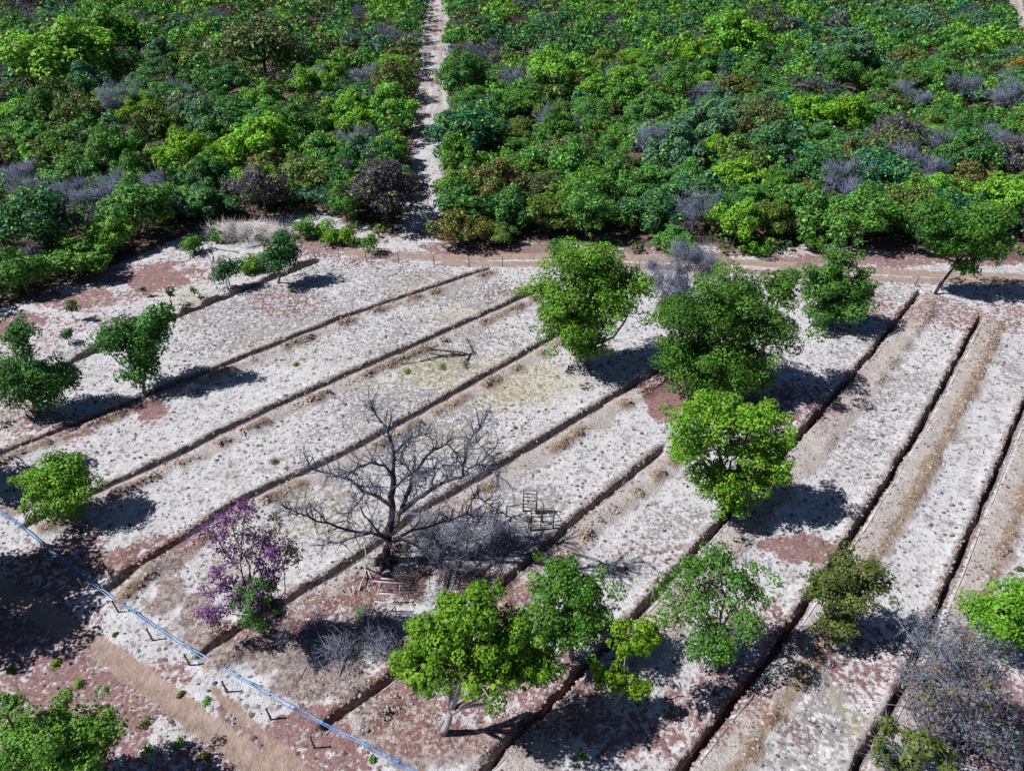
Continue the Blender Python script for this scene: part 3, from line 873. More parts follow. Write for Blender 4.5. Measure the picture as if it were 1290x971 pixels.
fallen("fallen_branch", [[z8(p) for p in pl] for pl in (
    [(1090, 190), (960, 165), (800, 150), (680, 145), (560, 180), (420, 180), (270, 190)],
    [(1050, 195), (930, 195), (800, 210), (700, 235), (580, 265), (450, 275), (320, 290)],
    [(1000, 185), (860, 200), (700, 180), (600, 190), (500, 220), (380, 235)], [(1090, 190), (1040, 260), (1060, 310)], [(1080, 190), (1120, 170), (1070, 60)])],
    "dark fallen branch lying across the pale third strip", .07, 31, M_DEADDARK, 90)
fallen("fallen_branch", [[(300, 318), (270, 312), (245, 300)], [(268, 330), (262, 318), (266, 306)]], "weathered log beside the bleached branch heap", .12, 32, M_PALEWOOD, 10)
fallen("fallen_branch", [[(655, 700), (690, 690), (720, 675)], [(700, 690), (735, 700), (765, 712)]], "crooked dark branch beside the broken pen's ditch", .06, 33, M_DEADDARK, 20)
fallen("fallen_branch", [[(452, 745), (460, 725), (461, 700), (458, 680)], [(461, 712), (470, 735)]], "pale dry forked branch beside the bleached rail frame", .05, 34, M_PALEWOOD, 8)
fallen("fallen_branch", [[(1040, 405), (1058, 411), (1078, 420)], [(1052, 409), (1070, 406)]], "bleached log in the shade beneath the upright green tree", .14, 35, M_PALEWOOD, 4)


# ------------------------------------------------------------------ broken pen, rail frame
def z5(p): return (580 + p[0] / 8.0625, 590 + p[1] / 8.0625)


def pole(p0, p1, rad, name, root, base, mat, k=6):
    m = MB(); r = np.random.default_rng(int(abs(p0[0] * 97 + p1[2] * 31)) % 9999)
    a, b = np.asarray(p0) - base, np.asarray(p1) - base
    c = (a + b) / 2 + r.normal(size=3) * .015
    m.tube([a, c, b], [rad * 1.08, rad, rad * .9], k)
    link(name, m.mesh(name), mat, root)


PG = G(*z5((715, 640)))
pen = tag(empty("wooden_pen", PG), "broken dark wooden pen of posts and ladder-like rails near the dead tree", "pen")
PY = PG[1]


def panel(pl, pr, ht, n, dy, lo=.12):
    """two posts standing at photo ground positions with rails between"""
    a, b = G(*z5(pl)), G(*z5(pr))
    for q in (a, b): pole(q - (0, 0, .1), q + (0, 0, ht), .05, "post", pen, PG, M_WOOD)
    for j in range(n):
        h = lo + (ht - lo - .05) * j / max(n - 1, 1)
        pole(a + (-.02, .055, h), b + (.02, .055, h + .02), .03, "rail", pen, PG, M_WOOD)


panel((715, 640), (940, 630), 2.0, 6, 0)
panel((640, 445), (770, 455), 2.0, 7, 0)
panel((770, 470), (835, 560), 1.7, 2, 0)
q = G(*z5((815, 605))); pole(q - (0, 0, .1), q + (0, 0, 1.9), .045, "post", pen, PG, M_WOOD)
for p_, h_ in (((465, 500), 1.15), ((690, 610), 1.0), ((128, 555), .9), ((-80, 540), 1.2), ((-210, 520), 1.2), ((20, 480), 1.0), ((-330, 470), 1.1), ((300, 500), .8)):
    q = G(*z5(p_)); pole(q - (0, 0, .1), q + (.04, 0, h_), .05, "post", pen, PG, M_WOOD)
pole(G(*z5((465, 500))) + (0, 0, 1.0), G(*z5((640, 445))) + (0, 0, .75), .035, "rail", pen, PG, M_WOOD)
pole(G(*z5((450, 615))) + (0, 0, .06), G(*z5((690, 600))) + (0, 0, .1), .04, "rail", pen, PG, M_WOOD)
pole(G(*z5((455, 560))) + (0, 0, .05), G(*z5((452, 620))) + (0, 0, .05), .035, "rail", pen, PG, M_WOOD)
pole(G(*z5((-80, 540))) + (0, 0, 1.0), G(*z5((128, 555))) + (0, 0, .8), .035, "rail", pen, PG, M_WOOD)
pole(G(*z5((465, 500))) + (0, 0, .5), G(*z5((715, 590))) + (0, 0, .5), .03, "rail", pen, PG, M_WOOD)


def z6(p): return (400 + p[0] / 8.829, 690 + p[1] / 8.829)


RG = G(*z6((650, 720)))
fr = tag(empty("rail_frame", RG), "bleached frame of pale rails on short legs below the dead tree", "rail frame")
RY = RG[1]
corners = {}
for nm, p_, y_ in (("a", (650, 720), 0.), ("b", (880, 740), 0.)):
    corners[nm] = G(*z6(p_))
for q in corners.values(): pole(q - (0, 0, .1), q + (0, 0, .85), .035, "leg", fr, RG, M_PALEWOOD)
for dy in (1.35,):
    for q in corners.values(): pole(q + (0, dy, -.1), q + (0.1, dy, .85), .035, "leg", fr, RG, M_PALEWOOD)
for (p0, p1, yy) in (((605, 350), (995, 415), 1.45), ((685, 490), (960, 545), .62), ((630, 580), (950, 645), 0.02), ((700, 330), (870, 360), 1.65)):
    a, b = P(*z6(p0), RY + yy), P(*z6(p1), RY + yy)
    h = (a[2] + b[2]) / 2
    a[2], b[2] = a[2] * .5 + h * .5, b[2] * .5 + h * .5
    pole(a, b, .045, "rail", fr, RG, M_PALEWOOD)
a, b = corners["a"], corners["b"]
pole(b + (.1, 1.4, .05), b + (-.5, -.3, .1), .03, "rail", fr, RG, M_PALEWOOD)

# ------------------------------------------------------------------ fence posts, stakes, pipe and hoses
rear = tag(empty("rear_wire_fence", G(462, 330)), "thin wire fence on wooden posts in front of the rear dirt road", "fence")
base = G(462, 330)
prev = None
POSTS = [(398, 328), (428, 327), (462, 331), (502, 331), (547, 334), (591, 336), (633, 336), (805, 340), (852, 346), (1152, 362), (1185, 364), (1245, 366)]
wires = []
for x, y in POSTS:
    q = G(x, y)
    pole(q - (0, 0, .1), q + (rng.uniform(-.06, .06), 0, 1.2), .05, "post", rear, base, M_WOOD)
    if prev is not None and abs(prev[0] - q[0]) < 6:
        for h in (.45, .85, 1.12):
            m = MB(); mid = (prev + q) / 2 + (0, 0, h - .05)
            m.tube([prev + (0, 0, h) - base, mid - base, q + (0, 0, h) - base], .008, 3); link("wire", m.mesh("wire"), M_WIRE, rear)
    prev = q
side = tag(empty("side_wire_fence", G(252, 380)), "thin wire fence on posts beyond the farthest ditch", "fence")
base = G(252, 380); prev = None
for x, y in [(16, 475), (73, 456), (109, 442), (218, 391), (253, 380), (290, 362), (330, 345), (372, 330)]:
    q = G(x, y)
    pole(q - (0, 0, .1), q + (rng.uniform(-.06, .06), 0, 1.1), .05, "post", side, base, M_WOOD)
    if prev is not None:
        for h in (.5, .95):
            m = MB(); m.tube([prev + (0, 0, h) - base, (prev + q) / 2 + (0, 0, h - .06) - base, q + (0, 0, h) - base], .007, 3); link("wire", m.mesh("wire"), M_WIRE, side)
    prev = q

STAKES = [((108, 744), "leaning stake beside the pipe nearest the dark shade"), ((150, 772), "second leaning stake along the pipe below the dark shade"),
          ((193, 807), "leaning stake beside the pipe left of its second hose joint"), ((240, 839), "leaning stake just below the pipe's second hose joint"),
          ((287, 873), "leaning stake below the pipe between its second and third joints"), ((342, 907), "leaning stake beside the pipe just before its third joint"), ((397, 943), "thickest leaning stake under the pipe's third hose joint")]
for i, ((x, y), lab) in enumerate(STAKES):
    q = G(x, y); m = MB()
    m.tube([(0, 0, -.15), (-.03, .02, .5), (-.08, .03, 1.05)], [.05, .045, .04], 6)
    m.tube([(-.09, .03, 1.0), (-.02, .03, 1.02)], [.06, .06], 6)
    tag(link("fence_stake", m.mesh("stake"), M_WOOD), lab, "stake", "stakes along the blue pipe").location = q


def along(pts, off=0., z=.1, step=1.2, jit=.03, seed=0):
    r = np.random.default_rng(seed)
    pts = np.asarray(pts)[:, :2]
    L = np.concatenate([[0], np.cumsum(np.hypot(*np.diff(pts, axis=0).T))])
    t = np.arange(0, L[-1], step)
    x, y = np.interp(t, L, pts[:, 0]), np.interp(t, L, pts[:, 1])
    tx, ty = np.gradient(x), np.gradient(y); l = np.hypot(tx, ty)
    return np.stack([x + ty / l * off + r.normal(size=len(t)) * jit, y - tx / l * off + r.normal(size=len(t)) * jit, np.full(len(t), z) + r.normal(size=len(t)) * .025], 1)


for off, sd_, lab in ((.0, 1, "long pale blue irrigation pipe bounding the front of the field"), (.11, 2, "second thinner blue pipe laid alongside the long irrigation pipe")):
    pts = along(PIPE, off, .26 if off == 0 else .2, 1.1, .022, sd_)
    root = tag(empty("irrigation_pipe", pts[0] * (1, 1, 0)), lab, "pipe", "blue pipes along the front of the field")
    m = MB(); m.tube(pts - pts[0] * np.array([1, 1, 0]), .036 if off == 0 else .026, 7); link("tube", m.mesh("pipe"), M_PIPE, root)
    if off == 0:
        for j in range(2, len(pts) - 2, 4):
            m = MB(); d = pts[j + 1] - pts[j]; d /= np.linalg.norm(d)
            m.tube([pts[j] - d * .12 - pts[0] * (1, 1, 0), pts[j] + d * .12 - pts[0] * (1, 1, 0)], .062, 8); link("coupling", m.mesh("coupling"), M_PIPE, root)
            m = MB(); m.tube([pts[j] * (1, 1, 0) - (0, 0, .1) - pts[0] * (1, 1, 0), pts[j] - (0, 0, .05) - pts[0] * (1, 1, 0)], .03, 5); link("support", m.mesh("support"), M_WOOD, root)
ORD = ["first", "second", "third", "fourth", "fifth", "sixth", "seventh", "eighth", "ninth"]
for k in range(1, 9):
    q = DITCH[k]
    av = np.arange(q[0, 0] - .3, q[-1, 0] - .8, .9)
    bv = np.interp(av, q[:, 0], q[:, 1]) + .33 + (vn(av * .5, av * 0, k + 90) - .5) * .12
    X, Y = xy(av, bv)
    z = ditch_profile(X, Y)[0] + .1
    pts = np.stack([X, Y, z], 1)
    o = pts[0] * (1, 1, 0); m = MB(); m.tube(pts - o, .022, 5)
    ob = link("irrigation_hose", m.mesh("hose"), M_HOSE); ob.location = o
    tag(ob, "thin grey hose on the bank of the %s ditch counted from the forest side" % ORD[k], "hose", "hoses along the ditches")

# ------------------------------------------------------------------ forest
FK = {'green': "mid green", 'deep': "dark green", 'bright': "bright green", 'lime': "lime green", 'teal': "blue green", 'sage': "grey green", 'olive': "olive", 'brown': "brown leaved",
      'rust': "rust red", 'yellow': "golden yellow", 'mauve': "dusky mauve", 'grey': "leafless grey"}
PROTO = {}


def speck(C, kind, r):
    """a few leaves of neighbouring colours in every forest crown"""
    if kind in ('grey', 'yellow'): return C
    n = len(C) // 4; w = np.repeat(r.random(n), 4)[:, None]
    if kind in ('brown', 'rust', 'teal', 'sage', 'olive'):
        g_ = np.array(PAL['green'][0]) + (np.array(PAL['green'][1]) - np.array(PAL['green'][0])) * np.repeat(r.random(n), 4)[:, None]
        C = np.where((w > .2) & (w < .42), g_, C)
    return np.where(w < .08, np.array(PAL['olive'][1]), np.where(w < .13, np.array(PAL['bright'][1]), np.where(w < .20, np.array(PAL['brown'][0]), C))) * np.array([1.12, 1.24, 1.42])


def proto(kind, v):
    if (kind, v) in PROTO: return PROTO[(kind, v)]
    r = np.random.default_rng(sum(map(ord, kind)) * 13 + v)
    lobes = []
    hgt = [3.3, 2.9, 4.1, 2.5][v % 4]
    for j in range(6 if kind != 'grey' else 4):
        an = j * 2 * math.pi / 5 + r.uniform(-.4, .4); d = r.uniform(1.1, 1.75) if j < 5 else 0
        s = r.uniform(1.05, 1.5)
        lobes.append((math.cos(an) * d, math.sin(an) * d, hgt * r.uniform(.62, .88) if j < 5 else hgt * 1.02, s, s, s * r.uniform(.75, 1.0)))
    cl = clumps_of(lobes, r, .42, .9)
    T = MB()
    T.tube(bez((0, 0, -.1), (0, 0, hgt * .55), r, 5, .06), [.15, .13, .12, .1, .08], 6)
    for l in lobes: T.tube(bez((0, 0, hgt * .45), l[:3], r, 4, .1), [.09, .07, .05, .03], 5)
    tm = T.mesh("forest_trunk"); tm.materials.append(M_DEADGREY if kind == 'grey' else M_BARK)
    if kind == 'grey':
        tw = MB(); twigs(tw, cl, 1300, .75, .02, r); cm = tw.mesh("bare_crown"); cm.materials.append(M_GREYLILAC)
    else:
        n = 8400 if kind not in ('mauve', 'brown', 'rust') else 5600
        V, Q, C = leaves(cl, n, .20, PAL[kind], r)
        C = speck(C, kind, r)
        cm = mesh_np("forest_crown", V, quads=Q, cols=C); cm.materials.append(M_LEAF)
    PROTO[(kind, v)] = (tm, cm, lobes)
    return PROTO[(kind, v)]


def forest_tree(p, kind, v, s, sz, rot, label, group):
    tm, cm, _ = proto(kind, v)
    nm = {"grey": "leafless_tree"}.get(kind, "forest_tree")
    root = empty(nm, p); root.scale = (s * 1.14, s * 1.14, sz); root.rotation_euler = (0, 0, rot)
    tag(root, label, "tree", group)
    link("trunk", tm, None, root); link("crown", cm, None, root)
    return root


LAND = [  # px, py of the crown's middle, crown radius px, kind, label
    (585, 160, 44, 'teal', "large blue green tree overhanging the sandy forest track"),
    (482, 242, 46, 'mauve', "dusky mauve half bare tree beside the mouth of the forest track"),
    (1022, 143, 30, 'lime', "lime green round tree standing out deep in the forest right of the track"),
    (335, 180, 38, 'lime', "lime green twin domed tree in the forest left of the track"),
    (276, 193, 22, 'lime', "smaller lime green tree beside the twin domed one"),
    (1018, 250, 26, 'rust', "rust red bushy tree near the front of the forest"),
    (1218, 236, 30, 'rust', "rust brown tree behind the leaning field tree"),
    (1286, 92, 18, 'yellow', "golden yellow tree below the far forest path"),
    (1284, 165, 20, 'yellow', "golden yellow tree at the frame edge"),
    (820, 120, 24, 'olive', "olive yellow tree beside a grey snag right of the track"),
    (330, 60, 42, 'brown', "large brown leaved tree high in the forest left of the track"),
    (155, 135, 26, 'grey', "bluish leafless tree in the middle of the left forest"),
    (240, 145, 24, 'sage', "grey green round tree right of the bluish leafless one"),
    (928, 50, 36, 'lime', "lime green tree high in the forest right of the track"),
    (1065, 78, 36, 'sage', "broad grey green tree near the top of the forest"),
    (930, 220, 32, 'bright', "bright green tall tree above the widest field tree"),
    (70, 60, 52, 'bright', "widest bright green crown in the upper left forest"),
    (120, 40, 40, 'bright', "bright green crown merging with the widest one in the upper left"),
    (445, 175, 26, 'grey', "leafless grey tree left of the forest track"),
    (1180, 275, 1, None, None),
    (735, 250, 34, 'green', "mid green tree in the front row behind the vivid tall field tree"),
    (640, 262, 34, 'deep', "dark green tree at the corner of the forest track and the rear road"),
    (1085, 275, 40, 'green', "dense mid green tree overhanging the rear road near the upright field tree"),
    (820, 265, 36, 'deep', "dark green front row tree above the grey leafless bush"),
    (180, 265, 40, 'green', "mid green tree at the front of the left forest above the litter patch"),
    (60, 290, 44, 'deep', "dark green tree on the forest front near the left frame edge"),
    (700, 90, 36, 'bright', "bright green tree beside the upper forest track"),
    (280, 22, 9, 'teal', "tiny blue green crown high in the left forest"),
]
placed = []      # x, y, r
things = []
for px, py, rp, kind, label in LAND:
    if kind is None: continue
    g = G(px, py); R = rp * mpp(g[1]); hc = 2.4 * R / 2.9
    g2 = G(px, py, hc); g2[2] = 0
    placed.append((g2[0], g2[1], R)); things.append((g2, kind, R, label))
rf = np.random.default_rng(99)
KW = [('green', .27), ('deep', .17), ('bright', .12), ('lime', .03), ('teal', .045), ('sage', .06), ('olive', .09), ('brown', .075), ('rust', .015), ('mauve', .035), ('grey', .125)]
KN = [k for k, _ in KW]; KP = np.array([w for _, w in KW]); KP /= KP.sum()
cell = {}


def ok(x, y, R):
    ci, cj = int(x // 8), int(y // 8)
    for i in range(ci - 1, ci + 2):
        for j in range(cj - 1, cj + 2):
            for (x2, y2, r2) in cell.get((i, j), ()):
                if (x - x2) ** 2 + (y - y2) ** 2 < ((R + r2) * .66) ** 2: return False
    return True


for x, y, R in placed: cell.setdefault((int(x // 8), int(y // 8)), []).append((x, y, R))
cand = []
N0 = 60000
ys = 55 + 232 * rf.random(N0) ** .75; xs = (rf.random(N0) * 2 - 1) * (ys * .69 + 10)
Rs = np.where(rf.random(N0) < .35, rf.uniform(2.6, 3.7, N0), rf.uniform(1.8, 2.6, N0))
order = np.argsort(-Rs[:16000])
order = np.concatenate([order, np.arange(16000, N0)])
fd = forest_depth(xs, ys)
dtk = poly_dist(xs, ys, FOREST_TRACK); dft = poly_dist(xs, ys, FAR_TRACK)
gap = fbm(xs * .05, ys * .05, 123)
for i in order:
    x, y, R = xs[i], ys[i], Rs[i]
    if fd[i] < R * .25: continue
    if dtk[i] < R * .7 + 2.0 or dft[i] < R * .6 + 1.6: continue
    if y < 130 and gap[i] > .74: continue
    if not ok(x, y, R): continue
    cell.setdefault((int(x // 8), int(y // 8)), []).append((x, y, R)); cand.append((x, y, R))
cand = np.array(cand)
px, py = to_px(np.stack([cand[:, 0], cand[:, 1], np.full(len(cand), 2.)], 1))
inview = (px > -20) & (px < 1310) & (py > -10)
size = cand[:, 2] / np.hypot(cand[:, 1], H)
rank = np.argsort(-(np.where(inview, size, -1)))
NIND = 250
ind = set(rank[:NIND].tolist())


def zone(x, y, pxx, pyy):
    dt = float(poly_dist(np.array([x]), np.array([y]), FOREST_TRACK)[0]); dd = float(forest_depth(np.array([x]), np.array([y]))[0])
    sidew = "left" if pxx < 540 else "right"
    if dt < 6: return "on the track's %s" % sidew + (" near its mouth" if pyy > 220 else " farther up" if pyy > 120 else " near the top")
    if dd < 6:
        for lim, t in ((130, "at left edge"), (300, "by the litter clearing"), (540, "behind the branch heap"), (700, "beside the track mouth"), (850, "behind the vivid tree"),
                       (1010, "behind the domed tree"), (1150, "behind the upright tree"), (9999, "behind the leaning tree")):
            if pxx < lim: return "in the front row " + t
    row = "in the second row" if dd < 14 else "in mid forest" if dd < 28 else "deep in the forest" if dd < 50 else "far back"
    for lim, t in ((100, "by the left edge"), (210, "above the litter clearing"), (340, "above the branch heap"), (450, "above the mauve tree"), (540, "just left of the track"), (640, "just right of the track"), (740, "above the fence posts"),
                   (850, "above the vivid tree"), (970, "above the domed tree"), (1090, "above the upright tree"), (1200, "above the leaning tree"), (9999, "by the right edge")):
        if pxx < lim: return row + " " + t


def single_out():
    """things that would share a label get their place among each other"""
    by = {}
    for o in list(COL.objects):
        if o.parent is None and "label" in o.keys(): by.setdefault(o["label"], []).append(o)
    for lab, L in by.items():
        if len(L) < 2: continue
        L.sort(key=lambda o: float(to_px(np.array(o.location))[0]))
        W_ = {2: ["left", "right"], 3: ["left", "middle", "right"]}.get(len(L)) or ["leftmost"] + [w + " from left" for w in ("second", "third", "fourth", "fifth", "sixth", "seventh")[:len(L) - 2]] + ["rightmost"]
        for o, w in zip(L, W_): o["label"] = lab + ", " + w


groups = {}
for g2, kind, R, label in things:
    v = int(rf.integers(0, 3))
    o = forest_tree(g2, kind, v, R / 2.9, R / 2.9 * rf.uniform(.9, 1.1), rf.uniform(0, 6.28), label, None)
kinds_far = []
for i in range(len(cand)):
    kd = KN[rf.choice(len(KN), p=KP)]
    # patches of one kind
    kn = vn(cand[i, 0] * .06, cand[i, 1] * .06, 200)
    if kn > .74 and rf.random() < .35: kd = 'grey' if px[i] < 540 else 'green'
    if kn < .22 and rf.random() < .5: kd = 'bright'
    if i in ind:
        x, y, R = cand[i]
        sz = "tall broad" if R > 3.1 else "medium" if R > 2.3 else "small"
        lab = "%s %s tree %s" % (sz, FK[kd], zone(x, y, px[i], py[i]))
        s = R / 2.9
        forest_tree((x, y, 0), kd, int(rf.integers(0, 4 if kd in ('green', 'deep') else 2)), s, s ** .6 * rf.uniform(.75, 1.45), rf.uniform(0, 6.28), lab,
                    "forest trees " + zone(x, y, px[i], py[i]))
    else: kinds_far.append((i, kd))

# the rest of the wood, which reads as one mass
Vs, Qs, Cs, off = [], [], [], 0
tv = MB()
for i, kd in kinds_far:
    x, y, R = cand[i]
    d = math.hypot(y, H)
    hz = R ** .6 * rf.uniform(.95, 1.9) * 1.15
    nl = 5
    lob = []
    for j in range(nl):
        an = j * 1.57 + rf.uniform(0, 1); q = R * (.62 if j < 4 else 0); s = R * rf.uniform(.42, .62)
        lob.append((x + math.cos(an) * q, y + math.sin(an) * q, hz * rf.uniform(.75, .95) if j < 4 else hz * 1.15, s, s, s * .85))
    lob = np.array(lob)
    k = np.repeat(np.arange(nl), 4)
    dd = rf.normal(size=(len(k), 3)); dd /= np.linalg.norm(dd, axis=1, keepdims=True); dd[:, 2] = np.abs(dd[:, 2]) * .9 - .1
    cl = np.hstack([lob[k, :3] + dd * lob[k, 3:6] * .6, lob[k, 3:6] * .55])
    visible = inview[i] or (py[i] > -60 and -120 < px[i] < 1410)
    n = int((370 if y < 150 else 250 if y < 200 else 160 if y < 240 else 45) * (R / 2.4) ** 2 * (1 if visible else .5))
    lf = .46 if y < 150 else .56 if y < 200 else .7 if y < 240 else 1.0
    if kd == 'grey': n = int(n * .75)
    V, Q, C = leaves(cl, n, lf, PAL[kd], rf, up=.3, aspect=.75 if kd != 'grey' else .16)
    C = speck(C, kd, rf) * rf.uniform(.82, 1.15)
    Vs.append(V); Qs.append(Q + off); Cs.append(C); off += len(V)
o = link("far_forest", mesh_np("far_forest", np.vstack(Vs), quads=np.vstack(Qs), cols=np.vstack(Cs)), M_LEAF)
tag(o, "distant mixed green and grey scrub forest massed up to the top edge", "forest", kind="stuff")

# undergrowth between the trees
n = 6500
ux = (rf.random(n) * 2 - 1); uy = 56 + 130 * rf.random(n) ** .9; ux = ux * (uy * .74 + 10)
keep = (forest_depth(ux, uy) > -1.6 + 2.2 * (fbm(ux * .2, uy * .2, 322) < .5)) & (poly_dist(ux, uy, FOREST_TRACK) > 3.3) & (poly_dist(ux, uy, FAR_TRACK) > 2.4) & (fbm(ux * .12, uy * .12, 321) > .36)
ux, uy = ux[keep], uy[keep]
Vs, Qs, Cs, off = [], [], [], 0
for kd in ('deep', 'green', 'olive', 'brown', 'sprout'):
    s = rf.random(len(ux)) < {'deep': .4, 'green': .35, 'olive': .2, 'brown': .15, 'sprout': .06}[kd]
    rr = rf.uniform(.6, 1.3, s.sum()) * np.where(forest_depth(ux[s], uy[s]) < 2, .7, 1.)
    cl = np.stack([ux[s], uy[s], rr * .6, rr, rr, rr * .75], 1)
    V, Q, C = leaves(cl, int(s.sum() * 17), .42, PAL[kd], rf)
    Vs.append(V); Qs.append(Q + off); Cs.append(C); off += len(V)
tag(link("undergrowth", mesh_np("undergrowth", np.vstack(Vs), quads=np.vstack(Qs), cols=np.vstack(Cs)), M_LEAF),
    "low mixed undergrowth filling the gaps between the forest trees", "undergrowth", kind="stuff")


# ------------------------------------------------------------------ shrubs, saplings and sprouts
def shrub(name, base, L, kind, label, cat="shrub", seed=0, leaf=.185, dens=.9, tr=.05, group=None):
    r = np.random.default_rng(seed)
    g, lobes = lobes_px(base, L, r)
    return build_tree(name, g, lobes, kind, label, cat, group, leaf=leaf, dens=dens, tr=tr, seed=seed, nb=14, cr=.45)


SHRUBS = [
    ((288, 365), [(280, 342, 17, 13), (290, 335, 12, 10)], 'deep', "dark green bush on a short stem beside the farthest ditch"),
    ((318, 345), [(318, 332, 16, 13), (308, 336, 10, 9)], 'bright', "bright green bush between the farthest ditch and the branch heap"),
    ((462, 318), [(464, 304, 13, 9)], 'green', "small green bush under the mauve tree at the rear fence"),
    ((402, 300), [(400, 290, 20, 9), (385, 284, 14, 8)], 'lime', "yellow green bush left of the mauve tree at the forest edge"),
    ((430, 306), [(432, 297, 18, 8), (415, 300, 12, 6)], 'sprout', "low yellow green bush in front of the mauve tree"),
    ((273, 305), [(275, 297, 14, 8)], 'green', "low green bush behind the bleached branch heap"),
    ((244, 318), [(242, 308, 16, 10)], 'green', "green bush left of the bleached branch heap"),
    ((700, 318), [(700, 308, 14, 8)], 'green', "low green bush on the verge right of the fence posts"),
    ((950, 322), [(952, 314, 20, 7)], 'sprout', "low bush on the verge behind the widest domed tree"),
    ((860, 318), [(855, 309, 20, 9)], 'bright', "low bush on the verge above the grey leafless bush"),
    ((1025, 318), [(1024, 308, 16, 9)], 'green', "small bush on the verge above the upright green tree"),
    ((1286, 640), [(1283, 718, 6, 5)], 'deep', None),
]
for i, (b, L, k, lab) in enumerate(SHRUBS):
    if lab: shrub("low_bush", b, L, k, lab, seed=500 + i)
SAPL = [((94, 403), [(88, 388, 9, 7), (94, 383, 5, 5)], 'olive', "yellowish sapling in the pale clearing, farther from the fence"),
        ((86, 434), [(84, 422, 9, 7), (88, 417, 4, 4)], 'deep', "dark sapling in the pale clearing, nearer the fence"),
        ((216, 385), [(215, 370, 6, 7)], 'deep', "thin sapling beside the fence right of the crooked dark tree"),
        ((245, 374), [(244, 367, 5, 5)], 'green', "tiny sapling between two posts of the side fence"),
        ((181, 372), [(181, 364, 5, 4)], 'olive', "tiny sapling on the red litter clearing")]
for i, (b, L, k, lab) in enumerate(SAPL): shrub("sapling", b, L, k, lab, "sapling", 600 + i, .17, .7, .03)
SPROUT = [((345, 584), 9, "green sprout on the pale sand before the purple tree"), ((512, 470), 8, "green sprout below the left end of the fallen branch"), ((556, 464), 8, "green sprout under the middle of the fallen branch"),
          ((664, 655), 10, "green sprout inside the broken wooden pen"), ((70, 840), 9, "upper of two sprouts beside the front dirt track"), ((100, 862), 11, "lower of two sprouts beside the front dirt track"),
          ((182, 914), 13, "largest sprout below the front dirt track"), ((188, 946), 13, "sprout in the red litter near the bushy corner tree"), ((225, 937), 10, "sprout in the red litter beside the front dirt track"),
          ((258, 953), 9, "sprout at the lower edge of the front dirt track"), ((262, 884), 8, "sprout on the sand between front track and pipe"), ((470, 958), 9, "sprout beside the end of the blue pipe"),
          ((1283, 718), 7, "round dark sprout above the brilliant lime tree"), ((362, 500), 5, "tiny green sprout in the second strip"), ((372, 460), 5, "tiny green sprout near the third ditch's bank"),
          ((650, 540), 4, "tiny sprout in the fifth strip"), ((735, 955), 8, "sprout in the litter below the slender young tree"), ((945, 958), 7, "sprout on the bank near the bottom edge"), ((545, 700), 10, "green tuft beside the dead tree's trunk"),
          ((455, 772), 11, "green tuft in the shaded brush beside the rail frame"), ((15, 845), 7, "small sprout at the frame edge above the corner tree"), ((228, 875), 6, "tiny sprout on the pale verge of the front track"),
          ((145, 800), 5, "tiny sprout beside the pale verge under the pipe")]
for i, ((x, y), s, lab) in enumerate(SPROUT):
    r = np.random.default_rng(700 + i); g = G(x, y); R = s * mpp(g[1]) * .85
    cl = [(r.normal() * R * .3, r.normal() * R * .3, R * .45, R * .6, R * .6, R * .5) for _ in range(5)]
    V, Q, C = leaves(cl, 150, .10, PAL['sprout' if i % 3 else 'olive'], r, shell=.2)
    root = tag(empty("sprout", g), lab, "sprout", "green sprouts on the ground")
    st = MB()
    for _ in range(4): st.tube([(0, 0, -.03), (r.normal() * R * .3, r.normal() * R * .3, R * .6)], [.014, .006], 4)
    link("stem", st.mesh("sprout_stem"), M_BARK, root); link("leaves", mesh_np("sprout_leaves", V, quads=Q, cols=C), M_LEAF, root)


# ------------------------------------------------------------------ clods and dry tufts on the field: uncountable
def clod_material():
    m = N("clod", .95, .05)
    at = m.n("ShaderNodeAttribute", attribute_name="col")
    m.l(at.outputs["Color"], m.b.inputs["Base Color"])
    return m.m


M_CLOD = clod_material()


def clods(n, rmin, rmax, hfac, x, y, cols, r, z):
    R = rmin + (rmax - rmin) * r.random(n) ** 1.8
    an = r.random(n) * 6.28
    V = np.empty((n, 6, 3))
    for j in range(5):
        q = R * (.6 + .6 * r.random(n)); t = an + j * 1.2566 + r.normal(size=n) * .2
        V[:, j, 0] = x + np.cos(t) * q * 1.15; V[:, j, 1] = y + np.sin(t) * q; V[:, j, 2] = z - .04 + r.random(n) * .03
    V[:, 5, 0] = x + r.normal(size=n) * R * .35; V[:, 5, 1] = y + r.normal(size=n) * R * .35; V[:, 5, 2] = z + R * hfac * (.5 + r.random(n))
    b = np.arange(n)[:, None] * 6
    T = np.concatenate([b + np.array([j, (j + 1) % 5, 5]) for j in range(5)])
    return V.reshape(-1, 3), T, np.repeat(cols, 6, 0)


rc = np.random.default_rng(5)
n = 90000
ca_ = rc.uniform(-4, 84, n); cb_ = rc.uniform(-66, 12, n)
cx, cy = xy(ca_, cb_)
pxx, pyy = to_px(np.stack([cx, cy, np.zeros(n)], 1))
zd, tan, near, brown, dug = ditch_profile(cx, cy)
lit, yel, rough, dim, road, forest = masks(cx, cy)
dens = .32 + .5 * ss(.4, .65, fbm(cx * .22, cy * .22, 400)) + .3 * dim
keep = (pxx > -40) & (pxx < 1330) & (pyy < 1000) & (near > .15) & (road < .25) & (forest < .3) & (rc.random(n) < dens) & (rough < .4)
cx, cy, zd, lit, yel, dim = cx[keep], cy[keep], zd[keep], lit[keep], yel[keep], dim[keep]
n = len(cx)
u = rc.random(n)[:, None]
col = np.where(u < .5, np.array([.46, .455, .49]), np.where(u < .75, np.array([.19, .18, .18]), np.array([.10, .09, .09])))
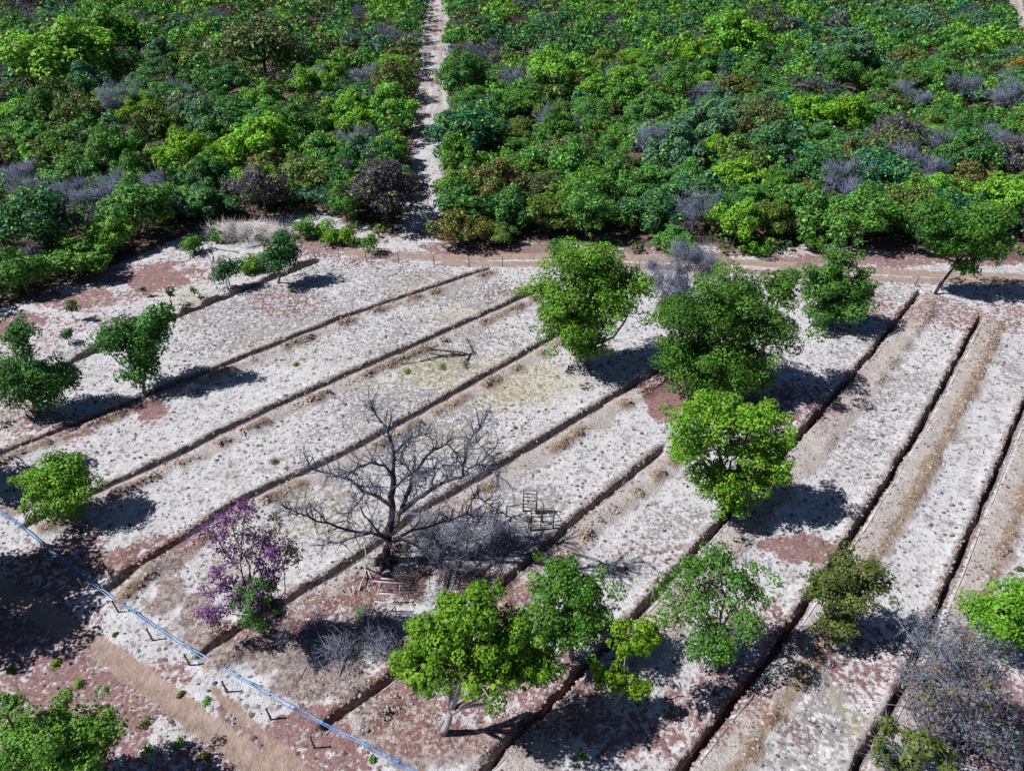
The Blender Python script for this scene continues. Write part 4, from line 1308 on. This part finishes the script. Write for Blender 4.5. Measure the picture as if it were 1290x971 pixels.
col = col * (1 - .6 * lit[:, None]) + np.array([.18, .085, .085]) * (.6 * lit[:, None])
col = col * (1 - .5 * yel[:, None]) + np.array([.33, .28, .13]) * (.5 * yel[:, None])
col *= rc.uniform(.8, 1.15, (n, 1))
V, T, C = clods(n, .05, .20, .62, cx, cy, col, rc, zd + .06 + (fbm(cx * 1.6, cy * 1.6, 60) - .5) * .11 + (vn(cx * .25, cy * .25, 61) - .5) * .1)
print("clods", n)
tag(link("dry_tufts", mesh_np("dry_tufts", V, tris=T, cols=C), M_CLOD), "countless small clods and dry tufts strewn over the pale strips", "clods", kind="stuff")
# coarse clods on dug earth and on the mounds beside the ditches
n = 260000
ca_ = rc.uniform(-4, 84, n); cb_ = rc.uniform(-66, 12, n)
cx, cy = xy(ca_, cb_)
zd, tan, near, brown, dug = ditch_profile(cx, cy)
rough = blobs(cx, cy, ROUGH)
pxx, pyy = to_px(np.stack([cx, cy, np.zeros(n)], 1))
keep = (pxx > -40) & (pxx < 1330) & (pyy < 1000) & (((rough > .3) & (zd > -.1) & (rc.random(n) < .95)) | ((tan > .4) & (zd > .06) & (rc.random(n) < .5 + .5 * (zd > .2))) | ((dug > .1) & (zd > -.15) & (near < .1)))
cx, cy, zd, rough = cx[keep], cy[keep], zd[keep], rough[keep]; n = len(cx)
u = rc.random(n)[:, None]
col = np.where(u < .4, np.array([.38, .335, .325]), np.where(u < .75, np.array([.28, .215, .185]), np.array([.14, .10, .09]))) * rc.uniform(.8, 1.2, (n, 1))
V, T, C = clods(n, .04, .13, .8, cx, cy, col, rc, zd + .06 + (fbm(cx * 1.6, cy * 1.6, 60) - .5) * .11 + rough * (fbm(cx * 1.2, cy * 1.2, 62) - .35) * .55)
tag(link("earth_clods", mesh_np("earth_clods", V, tris=T, cols=C), M_CLOD), "loose brown earth clods on dug soil and ditch banks", "clods", kind="stuff")
print("coarse clods", n, "forest", len(cand), "tris", sum(len(m.loops) - 2 * len(m.polygons) for m in bpy.data.meshes))

single_out()
